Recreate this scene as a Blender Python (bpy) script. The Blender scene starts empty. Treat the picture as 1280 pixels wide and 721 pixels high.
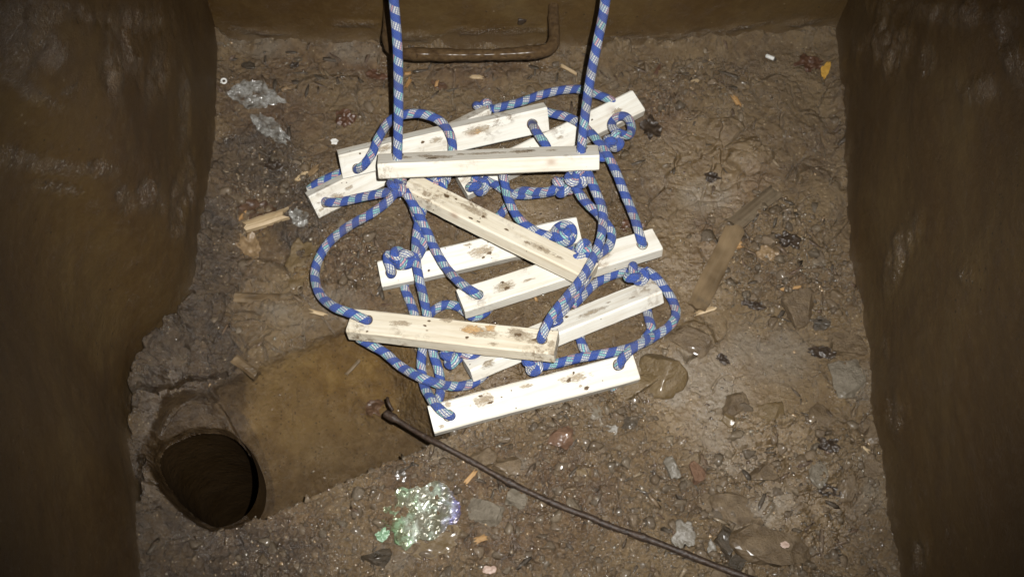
import bpy, math, random
import numpy as np
from mathutils import Vector, Matrix, Quaternion

# ------------------------------------------------------------------ camera
CAM_H, TILT, FPX = 1.43, math.radians(26.3), 1417.0
scene = bpy.context.scene
cam_data = bpy.data.cameras.new("camera")
cam_data.sensor_width = 36.0
cam_data.lens = 36.0 * FPX / 1280.0
cam_data.clip_start = 0.02
cam_data.clip_end = 50
cam = bpy.data.objects.new("camera", cam_data)
scene.collection.objects.link(cam)
cam.location = (0, 0, CAM_H)
cam.rotation_euler = (TILT, 0, 0)
scene.camera = cam
# ------------------------------------------------------------------ world: almost no daylight reaches the pit
world = bpy.data.worlds.new("World")
scene.world = world
world.use_nodes = True
bg = world.node_tree.nodes["Background"]
bg.inputs[0].default_value = (1.0, 0.93, 0.82, 1)
bg.inputs[1].default_value = 0.010
# ------------------------------------------------------------------ the phone's flash, a few centimetres beside the lens
fl = bpy.data.lights.new("phone_flash", 'SPOT')
fl.energy = 164
fl.color = (1.0, 0.985, 0.955)
fl.spot_size = math.radians(61)
fl.spot_blend = 1.0
fl.shadow_soft_size = 0.004
flash = bpy.data.objects.new("phone_flash", fl)
scene.collection.objects.link(flash)
flash.location = (0.050, 0.052, CAM_H + 0.01)
flash.rotation_euler = (TILT - math.radians(1.5), math.radians(2.0), 0)
# ------------------------------------------------------------------ exposure
scene.view_settings.view_transform = 'Standard'
scene.view_settings.look = 'None'
scene.view_settings.exposure = 0.0
scene.view_settings.gamma = 1.0

rng = np.random.default_rng(7)
random.seed(7)
C = scene.collection
PI = math.pi

def at(px, py, z=0.0):
    """the place in the pit, at height z, that the photograph shows at (px, py)"""
    d = Vector(((px - 640) / FPX, -(py - 360.5) / FPX, -1.0))
    c, s = math.cos(TILT), math.sin(TILT)
    w = Vector((d.x, d.y * c - d.z * s, d.y * s + d.z * c))
    t = (z - CAM_H) / w.z
    return Vector((w.x * t, w.y * t, z))

def at_arr(pts, z=0.0):
    return np.array([[*at(p[0], p[1], z)][:2] for p in pts])

# ------------------------------------------------------------------ numpy noise
def _hash(ix, iy, seed):
    h = (ix.astype(np.int64) * 374761393 + iy.astype(np.int64) * 668265263 + seed * 1442695041) & 0xffffffff
    h = ((h ^ (h >> 13)) * 1274126177) & 0xffffffff
    h = h ^ (h >> 16)
    return (h & 0xffffff) / float(0xffffff)

def vnoise(x, y, seed=0):
    ix, iy = np.floor(x), np.floor(y)
    fx, fy = x - ix, y - iy
    fx = fx * fx * fx * (fx * (fx * 6 - 15) + 10)
    fy = fy * fy * fy * (fy * (fy * 6 - 15) + 10)
    a, b = _hash(ix, iy, seed), _hash(ix + 1, iy, seed)
    c, d = _hash(ix, iy + 1, seed), _hash(ix + 1, iy + 1, seed)
    return (a + (b - a) * fx + (c - a) * fy + (a - b - c + d) * fx * fy) * 2 - 1

def fbm(x, y, scale, octs=4, seed=0, gain=0.5):
    x, y = x * scale, y * scale
    s, amp, tot = 0, 1, 0
    for o in range(octs):
        a = 0.6 + o
        xr = x * math.cos(a) - y * math.sin(a)
        yr = x * math.sin(a) + y * math.cos(a)
        s = s + amp * vnoise(xr, yr, seed + o * 17)
        tot += amp
        amp *= gain
        x, y = x * 2.03, y * 2.03
    return s / tot

def worley(x, y, scale, seed=0):
    x, y = x * scale, y * scale
    ix, iy = np.floor(x), np.floor(y)
    f1 = np.full(x.shape, 9.0); f2 = np.full(x.shape, 9.0); idn = np.zeros(x.shape)
    for dx in (-1, 0, 1):
        for dy in (-1, 0, 1):
            cx, cy = ix + dx, iy + dy
            px = cx + 0.1 + 0.8 * _hash(cx, cy, seed)
            py = cy + 0.1 + 0.8 * _hash(cx, cy, seed + 99)
            d = np.hypot(px - x, py - y)
            hid = _hash(cx, cy, seed + 333)
            near = d < f1
            f2 = np.where(near, f1, np.minimum(f2, d))
            idn = np.where(near, hid, idn)
            f1 = np.where(near, d, f1)
    return f1, f2, idn

def chunks(x, y, scale, seed, tilt=1.2):
    """broken angular lumps: every cell has its own height and its own slope"""
    x, y = x * scale, y * scale
    ix, iy = np.floor(x), np.floor(y)
    f1 = np.full(x.shape, 9.0); f2 = np.full(x.shape, 9.0); h = np.zeros(x.shape)
    for dx in (-1, 0, 1):
        for dy in (-1, 0, 1):
            cx, cy = ix + dx, iy + dy
            px = cx + 0.1 + 0.8 * _hash(cx, cy, seed); py = cy + 0.1 + 0.8 * _hash(cx, cy, seed + 99)
            ex, ey = x - px, y - py
            d = np.hypot(ex, ey)
            hh = _hash(cx, cy, seed + 333) + tilt * ((_hash(cx, cy, seed + 7) - .5) * ex + (_hash(cx, cy, seed + 8) - .5) * ey)
            near = d < f1
            f2 = np.where(near, f1, np.minimum(f2, d))
            h = np.where(near, hh, h)
            f1 = np.where(near, d, f1)
    return h * sstep(0, .14, f2 - f1)

def sstep(a, b, x):
    t = np.clip((x - a) / (b - a), 0, 1)
    return t * t * (3 - 2 * t)

def seg_dist(X, Y, pts):
    """distance to an open polyline"""
    D = np.full(X.shape, 9.0)
    for (x0, y0), (x1, y1) in zip(pts[:-1], pts[1:]):
        vx, vy = x1 - x0, y1 - y0
        t = np.clip(((X - x0) * vx + (Y - y0) * vy) / (vx * vx + vy * vy + 1e-12), 0, 1)
        D = np.minimum(D, np.hypot(X - x0 - t * vx, Y - y0 - t * vy))
    return D

def inside(X, Y, poly):
    res = np.zeros(X.shape, bool)
    n = len(poly)
    for i in range(n):
        x0, y0 = poly[i]; x1, y1 = poly[(i + 1) % n]
        c = ((y0 > Y) != (y1 > Y)) & (X < (x1 - x0) * (Y - y0) / (y1 - y0 + 1e-12) + x0)
        res ^= c
    return res

def sdf(X, Y, poly):
    d = seg_dist(X, Y, list(poly) + [poly[0]])
    return np.where(inside(X, Y, poly), -d, d)

def smooth_poly(pts, n=6):
    pts = [Vector(p).to_2d() for p in pts]; out = []
    N = len(pts)
    for i in range(N):
        p0, p1, p2, p3 = pts[i - 1], pts[i], pts[(i + 1) % N], pts[(i + 2) % N]
        for k in range(n):
            t = k / n
            q = 0.5 * ((2 * p1) + (p2 - p0) * t + (2 * p0 - 5 * p1 + 4 * p2 - p3) * t * t + (3 * p1 - p0 - 3 * p2 + p3) * t ** 3)
            out.append((q.x, q.y))
    return out

# ------------------------------------------------------------------ node helper
class NT:
    def __init__(self, name):
        self.m = bpy.data.materials.new(name)
        self.m.use_nodes = True
        self.t = self.m.node_tree
        self.b = self.t.nodes["Principled BSDF"]
    def n(self, typ, ins=None, **props):
        nd = self.t.nodes.new(typ)
        for k, v in props.items(): setattr(nd, k, v)
        for k, v in (ins or {}).items(): self.set(nd.inputs[k], v)
        return nd
    def set(self, sock, v):
        if isinstance(v, bpy.types.NodeSocket): self.t.links.new(v, sock)
        elif isinstance(v, (tuple, list)) and len(v) == 3 and sock.type == 'RGBA': sock.default_value = (*v, 1)
        else: sock.default_value = v
    def tex(self, kind='Object'): return self.n('ShaderNodeTexCoord').outputs[kind]
    def attr(self, name, out='Color'): return self.n('ShaderNodeAttribute', attribute_name=name).outputs[out]
    def noise(self, co, scale, detail=5, rough=0.55, dist=0.0):
        return self.n('ShaderNodeTexNoise', {'Vector': co, 'Scale': scale, 'Detail': detail, 'Roughness': rough, 'Distortion': dist}).outputs['Fac']
    def vor(self, co, scale, feature='F1', out='Distance'):
        return self.n('ShaderNodeTexVoronoi', {'Vector': co, 'Scale': scale}, feature=feature).outputs[out]
    def math(self, op, a, b=0.0, clamp=False):
        nd = self.n('ShaderNodeMath', {0: a, 1: b}, operation=op); nd.use_clamp = clamp
        return nd.outputs[0]
    def ramp(self, fac, stops, interp='LINEAR'):
        nd = self.n('ShaderNodeValToRGB', {'Fac': fac}); cr = nd.color_ramp; cr.interpolation = interp
        while len(cr.elements) < len(stops): cr.elements.new(0.5)
        for e, (p, c) in zip(cr.elements, stops):
            e.position = p; e.color = (*c, 1) if isinstance(c, tuple) else (c, c, c, 1)
        return nd.outputs['Color']
    def mix(self, f, a, b, blend='MIX'):
        nd = self.n('ShaderNodeMix', data_type='RGBA', blend_type=blend)
        self.set(nd.inputs[0], f); self.set(nd.inputs[6], a); self.set(nd.inputs[7], b)
        return nd.outputs[2]
    def mapr(self, v, a, b, c, d):
        return self.n('ShaderNodeMapRange', {0: v, 1: a, 2: b, 3: c, 4: d}).outputs[0]
    def scale(self, co, s, loc=(0, 0, 0), rot=(0, 0, 0)):
        return self.n('ShaderNodeMapping', {'Vector': co, 'Scale': s, 'Location': loc, 'Rotation': rot}).outputs[0]
    def bump(self, h, strength=0.5, dist=0.002, normal=None):
        ins = {'Height': h, 'Strength': strength, 'Distance': dist}
        if normal is not None: ins['Normal'] = normal
        return self.n('ShaderNodeBump', ins).outputs[0]
    def out(self, color=None, rough=None, normal=None, **kw):
        if color is not None: self.set(self.b.inputs['Base Color'], color)
        if rough is not None: self.set(self.b.inputs['Roughness'], rough)
        if normal is not None: self.set(self.b.inputs['Normal'], normal)
        for k, v in kw.items(): self.set(self.b.inputs[k.replace('_', ' ')], v)
        return self.m

# ------------------------------------------------------------------ materials
def mat_floor():
    t = NT('wet_mud'); co = t.tex()
    tone = t.n('ShaderNodeSeparateColor', {0: t.attr('tone')})           # r: red-brown earth, g: smooth clay
    zones = t.n('ShaderNodeSeparateColor', {0: t.attr('zones')})       # r: grey silt, g: ochre slime, b: dark slime, plus painted shade in the channel and a darker drain lip
    a = t.noise(co, 9, 6, 0.6, 0.6); b = t.noise(co, 60, 6, 0.65, 0.3); c = t.noise(co, 330, 4, 0.7)
    base = t.ramp(a, [(0.3, (0.082, 0.050, 0.019)), (0.5, (0.134, 0.093, 0.043)), (0.68, (0.185, 0.137, 0.072))])
    base = t.mix(t.mapr(b, 0.35, 0.7, 0.0, 0.75), base, t.ramp(b, [(0.35, (0.045, 0.025, 0.009)), (0.7, (0.215, 0.16, 0.087))]))
    base = t.mix(t.math('MULTIPLY', tone.outputs[0], .75), base, t.ramp(b, [(.33, (0.050, 0.024, 0.009)), (.52, (0.095, 0.054, 0.023)), (.7, (0.165, 0.108, 0.055))]))
    grey = t.mix(t.mapr(c, .3, .7, 0, 1), (0.14, 0.122, 0.095), (0.225, 0.20, 0.163))
    base = t.mix(zones.outputs[0], base, grey)
    och = t.ramp(t.noise(co, 26, 6, 0.65, 0.8), [(0.34, (0.082, 0.046, 0.012)), (0.52, (0.142, 0.088, 0.026)), (0.72, (0.24, 0.165, 0.06))])
    base = t.mix(zones.outputs[1], base, och)
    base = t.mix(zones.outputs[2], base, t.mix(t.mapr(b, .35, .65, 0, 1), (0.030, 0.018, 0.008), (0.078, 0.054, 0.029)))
    specks = t.ramp(t.vor(co, 210), [(0.0, 1.0), (0.2, 1.0), (0.34, 0.0)])
    rnd = t.n('ShaderNodeTexVoronoi', {'Vector': co, 'Scale': 210.0}).outputs['Color']
    rv = t.n('ShaderNodeSeparateColor', {0: rnd}).outputs[0]
    spm = t.math('MULTIPLY', specks, t.ramp(rv, [(0.0, 1.0), (0.22, 1.0), (0.25, 0.0)]))
    base = t.mix(t.math('MULTIPLY', spm, .6), base, (0.022, 0.014, 0.009))
    spm2 = t.math('MULTIPLY', t.math('MULTIPLY', specks, t.math('SUBTRACT', 1.0, tone.outputs[2])), t.ramp(rv, [(0.0, 0.0), (0.89, 0.0), (0.92, 1.0)]))
    base = t.mix(t.math('MULTIPLY', spm2, .75), base, (0.33, 0.28, 0.2))
    h = t.math('ADD', t.math('MULTIPLY', b, 1.0), t.math('MULTIPLY', c, 0.55))
    h = t.math('ADD', h, t.math('MULTIPLY', t.noise(co, 900, 2, 0.6), 0.28))
    h = t.math('ADD', h, t.math('MULTIPLY', t.vor(co, 130), 0.5))
    wet = t.noise(co, 16, 5, 0.65, 0.5)
    rough = t.ramp(wet, [(0.38, 0.27), (0.52, 0.38), (0.66, 0.55)])
    base = t.mix(1.0, base, (1.02, .93, .81), 'MULTIPLY')
    nrm = t.bump(h, t.math('SUBTRACT', 1.0, t.math('MULTIPLY', tone.outputs[1], .6)), 0.005)
    h2 = t.math('ADD', t.noise(co, 430, 3, .6, .4), t.math('MULTIPLY', t.noise(co, 150, 4, .6, .8), 1.6))
    cn = t.bump(h2, t.math('SUBTRACT', 1.0, t.math('MULTIPLY', tone.outputs[1], .35)), .0042)
    t.b.inputs['Coat IOR'].default_value = 1.7
    t.set(t.b.inputs['Coat Normal'], cn)
    return t.out(base, rough, nrm, Specular_IOR_Level=t.math('SUBTRACT', .7, t.math('MULTIPLY', tone.outputs[2], .45)), Coat_Weight=t.math('MULTIPLY', t.ramp(wet, [(.38, 1.0), (.64, .3)]), t.math('SUBTRACT', 1.0, t.math('MULTIPLY', tone.outputs[2], .5))), Coat_Roughness=t.ramp(t.noise(co, 40, 3, .6), [(.35, .17), (.65, .30)]))

def mat_wall():
    t = NT('slimy_wall_mud'); co = t.tex()
    zones = t.n('ShaderNodeSeparateColor', {0: t.attr('zones')})
    a = t.noise(co, 4.5, 6, 0.6, 0.5); b = t.noise(co, 34, 6, 0.65); st = t.noise(t.scale(co, (1, 1, 0.12)), 60, 4, 0.6)
    base = t.ramp(a, [(0.3, (0.044, 0.0235, 0.0055)), (0.5, (0.063, 0.038, 0.011)), (0.7, (0.082, 0.055, 0.019))])
    base = t.mix(t.mapr(b, .4, .75, 0, .55), base, (0.046, 0.025, 0.008))
    sp = t.ramp(t.vor(co, 75), [(0.0, 1.0), (0.09, 1.0), (0.13, 0.0)])
    rv = t.n('ShaderNodeSeparateColor', {0: t.n('ShaderNodeTexVoronoi', {'Vector': co, 'Scale': 75.0}).outputs['Color']}).outputs[0]
    base = t.mix(t.math('MULTIPLY', sp, t.ramp(rv, [(0, .9), (.25, .9), (.28, 0.)])), base, (0.010, 0.007, 0.004))
    base = t.mix(t.math('MULTIPLY', sp, t.ramp(rv, [(0, 0.), (.9, 0.), (.93, .8)])), base, (0.14, 0.11, 0.07))
    base = t.mix(zones.outputs[1], base, t.ramp(b, [(.35, (0.065, 0.042, 0.02)), (.65, (0.14, 0.104, 0.06))]))
    h = t.math('ADD', b, t.math('MULTIPLY', t.noise(co, 300, 4, 0.65), 0.35))
    h = t.math('ADD', h, t.math('MULTIPLY', t.noise(co, 110, 4, 0.7, 1.0), t.math('ADD', t.math('MULTIPLY', zones.outputs[0], 3.0), .35)))
    rough = t.mix(zones.outputs[0], t.ramp(a, [(.3, .5), (.7, .68)]), t.ramp(b, [(.35, .28), (.65, .5)]))
    fine = t.noise(co, 90, 6, .72, .3)
    base = t.mix(t.mapr(fine, .5, .75, 0, .32), base, (0.105, 0.075, 0.034))
    base = t.mix(t.mapr(fine, .47, .28, 0, .3), base, (0.026, 0.015, 0.005))
    base = t.mix(1.0, base, (1.24, 1.16, 1.08), 'MULTIPLY')
    nrm = t.bump(t.math('ADD', h, t.math('MULTIPLY', fine, .4)), 0.5, 0.0034)
    cn = t.bump(t.math('ADD', t.noise(co, 120, 4, .65, .8), t.noise(co, 330, 3, .6)), 1.0, .0055)
    t.b.inputs['Coat IOR'].default_value = 1.8
    t.set(t.b.inputs['Coat Normal'], cn)
    return t.out(base, rough, nrm, Specular_IOR_Level=0.4, Coat_Weight=t.math('ADD', t.math('MULTIPLY', zones.outputs[0], .9), t.mapr(b, .5, .75, .03, .35), True), Coat_Roughness=.2)

def mat_stone(name='muddy_stone', dark=(0.07, 0.047, 0.024), light=(0.165, 0.125, 0.078), rough=0.42, scale=60, spec=.5, coat=.45):
    t = NT(name); co = t.tex()
    oi = t.n('ShaderNodeObjectInfo').outputs['Random']
    co = t.n('ShaderNodeVectorMath', {0: co, 1: t.n('ShaderNodeCombineXYZ', {0: t.math('MULTIPLY', oi, 7.0), 1: oi, 2: oi}).outputs[0]}, operation='ADD').outputs[0]
    a = t.noise(co, scale, 6, 0.65, 0.4); b = t.noise(co, scale * 6, 4, 0.7)
    col = t.ramp(a, [(0.32, dark), (0.68, light)])
    col = t.mix(t.mapr(b, .5, .75, 0, .5), col, tuple(c * .45 for c in dark))
    h = t.math('ADD', a, t.math('MULTIPLY', b, 0.5))
    col = t.mix(1.0, col, (1.0, .93, .83), 'MULTIPLY')
    return t.out(col, t.mapr(a, .3, .7, rough - .12, rough + .15), t.bump(h, 1.0, 0.004), Specular_IOR_Level=spec, Coat_Weight=coat, Coat_Roughness=.2)

def mat_gravel():
    t = NT('gravel_mud'); co = t.tex(); v = t.attr('tint')
    a = t.noise(co, 90, 5, 0.65); b = t.noise(co, 500, 3, 0.7)
    col = t.mix(0.55, v, t.ramp(a, [(.3, (0.06, 0.042, 0.025)), (.7, (0.15, 0.122, 0.086))]))
    return t.out(col, t.mapr(a, .3, .7, .28, .6), t.bump(t.math('ADD', a, t.math('MULTIPLY', b, .6)), 1.0, .003), Specular_IOR_Level=.5, Coat_Weight=.3, Coat_Roughness=.16)

def mat_grit():
    t = NT('wet_grit'); v = t.attr('tint'); a = t.noise(t.tex(), 260, 3, .6)
    t.b.inputs['Coat IOR'].default_value = 1.9
    return t.out(t.mix(.35, v, t.ramp(a, [(.3, (0.06, 0.04, 0.022)), (.7, (0.16, 0.12, 0.078))])), .4, t.bump(a, .25, .001), Specular_IOR_Level=.6, Coat_Weight=.9, Coat_Roughness=.16)

def mat_wood(name, c0, c1, c2, dirt=0.35, rough=0.55, stain=(0.14, 0.085, 0.04)):
    t = NT(name); co = t.tex()
    oi = t.n('ShaderNodeObjectInfo').outputs['Random']
    off = t.n('ShaderNodeCombineXYZ', {0: t.math('MULTIPLY', oi, 9.0), 1: t.math('MULTIPLY', oi, 3.0), 2: oi}).outputs[0]
    co = t.n('ShaderNodeVectorMath', {0: co, 1: off}, operation='ADD').outputs[0]
    g = t.noise(t.scale(co, (0.55, 9, 9)), 16, 5, 0.6, 0.35)
    fine = t.noise(t.scale(co, (0.5, 12, 12)), 90, 3, 0.6)
    col = t.ramp(g, [(0.36, c0), (0.5, c1), (0.64, c2)])
    col = t.mix(t.mapr(fine, .55, .8, 0, .35), col, tuple(x * .55 for x in c0))
    knot = t.ramp(t.vor(t.scale(co, (1, 1.4, 1.4)), 11), [(0.0, 1.0), (0.035, .85), (0.08, .25), (0.13, 0.)])
    col = t.mix(t.math('MULTIPLY', knot, .55), col, (0.27, 0.12, 0.05))
    big = t.noise(co, 17, 3, 0.5); sm = t.noise(co, 120, 5, 0.72, .6)
    m = t.math('MULTIPLY', t.ramp(big, [(0.53, 0.), (0.68, 1.)]), t.ramp(sm, [(0.46, 0.), (0.6, 1.)]))
    col = t.mix(t.math('MULTIPLY', m, dirt * 2, True), col, stain)
    smear = t.ramp(t.noise(co, 8, 4, 0.6), [(0.48, 0.), (0.75, 1.)])
    col = t.mix(t.math('MULTIPLY', smear, dirt * .75), col, (0.42, 0.3, 0.17))
    # grit flecks
    sp = t.ramp(t.vor(co, 150), [(0.0, 1.), (.13, 1.), (.2, 0.)])
    rv = t.n('ShaderNodeSeparateColor', {0: t.n('ShaderNodeTexVoronoi', {'Vector': co, 'Scale': 150.0}).outputs['Color']}).outputs[0]
    col = t.mix(t.math('MULTIPLY', sp, t.ramp(rv, [(0, .9), (.045, .9), (.055, 0.)])), col, (0.07, 0.045, 0.025))
    h = t.math('ADD', g, t.math('MULTIPLY', fine, .6))
    return t.out(col, rough, t.bump(h, .3, .0012), Specular_IOR_Level=.35)

def mat_rope():
    t = NT('blue_braided_rope'); uv = t.n('ShaderNodeSeparateXYZ', {0: t.n('ShaderNodeUVMap', uv_map='rope').outputs[0]})
    U, V = uv.outputs[0], uv.outputs[1]
    ph = t.math('ADD', t.math('MULTIPLY', V, 1 / 0.0225), U)
    band = t.math('FRACT', ph)
    bn = t.noise(t.tex(), 400, 2, .6)
    bandm = t.ramp(t.math('ADD', band, t.math('MULTIPLY', bn, .04)), [(0, 0.), (.5, 0.), (.53, 1.), (.985, 1.), (1., 0.)])
    st = t.math('ADD', t.math('MULTIPLY', U, 11.0), t.math('MULTIPLY', V, -95.0))
    cell = t.math('FLOOR', st)
    stripe = t.ramp(t.math('FRACT', st), [(0, 0.), (.27, 0.), (.36, 1.), (.86, 1.), (1., 0.)])
    hatch = t.ramp(t.math('FRACT', t.math('ADD', t.math('MULTIPLY', V, 330.0), t.math('MULTIPLY', U, 6.0))), [(0, .35), (.2, .4), (.35, 1.), (1., 1.)])
    wn = t.n('ShaderNodeTexWhiteNoise', {'W': t.math('ADD', cell, t.math('MULTIPLY', t.math('FLOOR', ph), 3.7))}, noise_dimensions='1D').outputs['Value']
    fleck = t.ramp(wn, [(0, (.72, .72, .66)), (.42, (.66, .70, .68)), (.48, (.3, .66, .58)), (.64, (.5, .62, .62)), (.74, (.7, .38, .36)), (.84, (.72, .72, .70)), (1, (.65, .55, .25))], 'CONSTANT')
    blue = t.mix(bn, (0.018, 0.050, 0.26), (0.055, 0.125, 0.47))
    inb = t.math('MULTIPLY', t.math('MULTIPLY', bandm, stripe), hatch)
    band_blue = t.mix(t.math('MULTIPLY', bandm, .55), blue, (0.22, 0.25, 0.34))
    col = t.mix(inb, band_blue, fleck)
    dirt = t.noise(t.tex(), 26, 5, .65)
    col = t.mix(t.mapr(dirt, .5, .75, 0, .6), col, (0.12, 0.09, 0.06))
    w1 = t.math('SINE', t.math('MULTIPLY', t.math('ADD', t.math('MULTIPLY', U, 11.0), t.math('MULTIPLY', V, -95.0 * 3)), 2 * PI))
    w2 = t.math('SINE', t.math('MULTIPLY', t.math('ADD', t.math('MULTIPLY', U, 11.0), t.math('MULTIPLY', V, 95.0 * 3)), 2 * PI))
    return t.out(col, 0.6, t.bump(t.math('MAXIMUM', w1, w2), .9, .0011), Specular_IOR_Level=.3, Sheen_Weight=.15)

def mat_plain(name, c0, c1, rough=.4, scale=80, bump=.4, spec=.5, **kw):
    t = NT(name); co = t.tex(); a = t.noise(co, scale, 5, .6, .3)
    return t.out(t.ramp(a, [(.3, c0), (.7, c1)]), rough, t.bump(a, bump, .002), Specular_IOR_Level=spec, **kw)

def mat_film(name, c0, c1, alpha0, alpha1, rough=.12):
    t = NT(name); co = t.tex(); a = t.noise(co, 70, 5, .65, .6)
    cr = t.math('ADD', t.vor(t.scale(co, (1, .4, 1), rot=(0, 0, .9)), 120), t.math('MULTIPLY', t.vor(co, 300), .4))
    return t.out(t.ramp(a, [(.35, c0), (.65, c1)]), rough, t.bump(cr, .3, .003), Specular_IOR_Level=1.0, Coat_Weight=1.0, Coat_Roughness=.1,
                 Alpha=t.mapr(a, .35, .65, alpha0, alpha1))

def mat_iridescent():
    t = NT('iridescent_film'); co = t.tex(); a = t.noise(t.scale(co, (1, .6, 1)), 26, 4, .6, 1.2)
    gx = t.n('ShaderNodeSeparateXYZ', {0: co}).outputs[0]
    k = t.math('ADD', t.math('MULTIPLY', gx, 7.5), t.math('MULTIPLY', a, .75))
    col = t.ramp(k, [(.0, (.16, .30, .13)), (.22, (.33, .45, .30)), (.36, (.6, .64, .56)), (.5, (.3, .36, .28)), (.6, (.52, .54, .6)), (.78, (.10, .08, .42)), (.9, (.34, .3, .42))])
    fl_ = t.noise(co, 210, 4, .7, .8)
    mud = t.ramp(t.noise(co, 55, 5, .65), [(.40, 0.), (.52, 1.)])
    col = t.mix(t.math('MULTIPLY', mud, .75), col, (.13, .1, .05))
    return t.out(col, .22, t.bump(fl_, .35, .002), Metallic=.35, Coat_Weight=1.0, Coat_Roughness=.12, Specular_IOR_Level=.9)

M = {}
M['floor'] = mat_floor(); M['wall'] = mat_wall(); M['gravel'] = mat_gravel()
M['grit'] = mat_grit(); M['stone'] = mat_stone(); M['grey_stone'] = mat_stone('grey_stone', (0.12, 0.105, 0.08), (0.22, 0.20, 0.165), .45, 80)
M['clay'] = mat_stone('ochre_clay', (0.10, 0.070, 0.032), (0.155, 0.115, 0.06), .38, 40)
M['dark_stone'] = mat_stone('dark_stone', (0.03, 0.024, 0.016), (0.08, 0.062, 0.042), .35, 70)
M['brick'] = mat_stone('brick_red', (0.10, 0.052, 0.028), (0.17, 0.10, 0.062), .5, 80)
M['pine'] = mat_wood('pine_white', (0.64, 0.60, 0.51), (0.71, 0.685, 0.61), (0.75, 0.735, 0.67), .36)
M['pine_y'] = mat_wood('pine_yellow', (0.58, 0.51, 0.385), (0.66, 0.60, 0.475), (0.70, 0.645, 0.53), .42)
M['pine_top'] = mat_wood('pine_smeared', (0.64, 0.59, 0.48), (0.71, 0.67, 0.58), (0.75, 0.72, 0.64), .42, stain=(.2, .13, .06))
M['rope'] = mat_rope()
M['old_wood'] = mat_wood('soaked_wood', (0.085, 0.06, 0.036), (0.115, 0.086, 0.054), (0.15, 0.115, 0.074), .6, .4, (.04, .03, .02))
M['brown_wood'] = mat_wood('brown_soaked_wood', (0.066, 0.042, 0.021), (0.084, 0.056, 0.029), (0.10, 0.07, 0.04), .6, .4, (.04, .03, .02))
M['chip_wood'] = mat_wood('split_wood', (0.25, 0.17, 0.09), (0.38, 0.28, 0.16), (0.48, 0.37, 0.23), .5)
M['orange_wood'] = mat_wood('orange_splinter', (0.2, 0.11, 0.04), (0.3, 0.17, 0.065), (0.38, 0.23, 0.1), .4)
M['bark'] = mat_plain('dark_bark', (0.016, 0.010, 0.007), (0.06, 0.038, 0.025), .45, 160, 1.0, .4)
M['iron'] = mat_stone('muddy_iron', (0.045, 0.024, 0.008), (0.125, 0.08, 0.035), .5, 140, .35, .12)
M['leaf'] = mat_plain('dead_leaf', (0.035, 0.018, 0.01), (0.11, 0.062, 0.035), .4, 90, .7)
M['dark_leaf'] = mat_plain('black_leaf', (0.018, 0.012, 0.008), (0.055, 0.038, 0.025), .35, 120, .8)
M['tan_leaf'] = mat_plain('tan_leaf', (0.14, 0.09, 0.045), (0.25, 0.17, 0.09), .45, 90, .6)
M['yellow_leaf'] = mat_plain('yellow_leaf', (0.38, 0.2, 0.03), (0.55, 0.33, 0.07), .45, 90, .4)
M['red_leaf'] = mat_plain('red_leaf', (0.05, 0.022, 0.012), (0.10, 0.05, 0.028), .4, 90, .6)
M['white'] = mat_plain('white_plastic', (0.5, 0.49, 0.45), (0.75, 0.74, 0.7), .4, 200, .3)
M['pinkish'] = mat_plain('pinkish_chip', (0.3, 0.2, 0.15), (0.45, 0.34, 0.28), .5, 200, .3)
M['film'] = mat_film('clear_film', (.26, .25, .21), (.5, .49, .46), .03, .5, .15)
M['silver'] = mat_plain('grey_foil', (0.10, 0.085, 0.06), (0.17, 0.15, 0.12), .42, 200, .9, .8)
M['green_foil'] = mat_plain('green_foil', (0.12, 0.22, 0.12), (0.28, 0.42, 0.28), .2, 200, .9, .8)
M['iris'] = mat_iridescent()
M['black'] = mat_plain('black_water', (0.004, 0.003, 0.002), (0.008, 0.006, 0.004), .3, 20, .2, .2)

# ------------------------------------------------------------------ object helpers
def link(o, parent=None):
    C.objects.link(o)
    if parent is not None: o.parent = parent
    return o

def mesh(name, V, F, mat, parent=None, smooth=True, uvs=None):
    me = bpy.data.meshes.new(name)
    me.from_pydata([tuple(v) for v in V], [], [tuple(f) for f in F])
    if smooth: me.polygons.foreach_set('use_smooth', [True] * len(me.polygons))
    me.materials.append(mat)
    if uvs is not None:
        l = me.uv_layers.new(name='rope'); l.data.foreach_set('uv', np.asarray(uvs, np.float32).ravel())
    me.update()
    return link(bpy.data.objects.new(name, me), parent)

def grid_mesh(name, P, mat, keep=None, zones=None, parent=None, tone=None):
    """P: (ny, nx, 3) array"""
    ny, nx = P.shape[:2]
    me = bpy.data.meshes.new(name)
    idx = np.arange(nx * ny).reshape(ny, nx)
    q = np.stack([idx[:-1, :-1], idx[:-1, 1:], idx[1:, 1:], idx[1:, :-1]], -1).reshape(-1, 4)
    if keep is not None: q = q[keep.reshape(-1)]
    me.vertices.add(nx * ny); me.vertices.foreach_set('co', P.reshape(-1).astype(np.float32))
    me.loops.add(q.size); me.loops.foreach_set('vertex_index', q.ravel().astype(np.int32))
    me.polygons.add(len(q)); me.polygons.foreach_set('loop_start', (np.arange(len(q)) * 4).astype(np.int32))
    me.polygons.foreach_set('loop_total', np.full(len(q), 4, np.int32))
    me.polygons.foreach_set('use_smooth', np.ones(len(q), bool))
    me.update(calc_edges=True)
    if zones is not None:
        a = me.color_attributes.new('zones', 'FLOAT_COLOR', 'POINT')
        a.data.foreach_set('color', np.concatenate([zones.reshape(-1, 3), np.ones((nx * ny, 1))], 1).astype(np.float32).ravel())
    if tone is not None:
        a = me.color_attributes.new('tone', 'FLOAT_COLOR', 'POINT')
        a.data.foreach_set('color', np.concatenate([tone.reshape(-1, 3), np.ones((nx * ny, 1))], 1).astype(np.float32).ravel())
    me.materials.append(mat); me.validate()
    return link(bpy.data.objects.new(name, me), parent)

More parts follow.
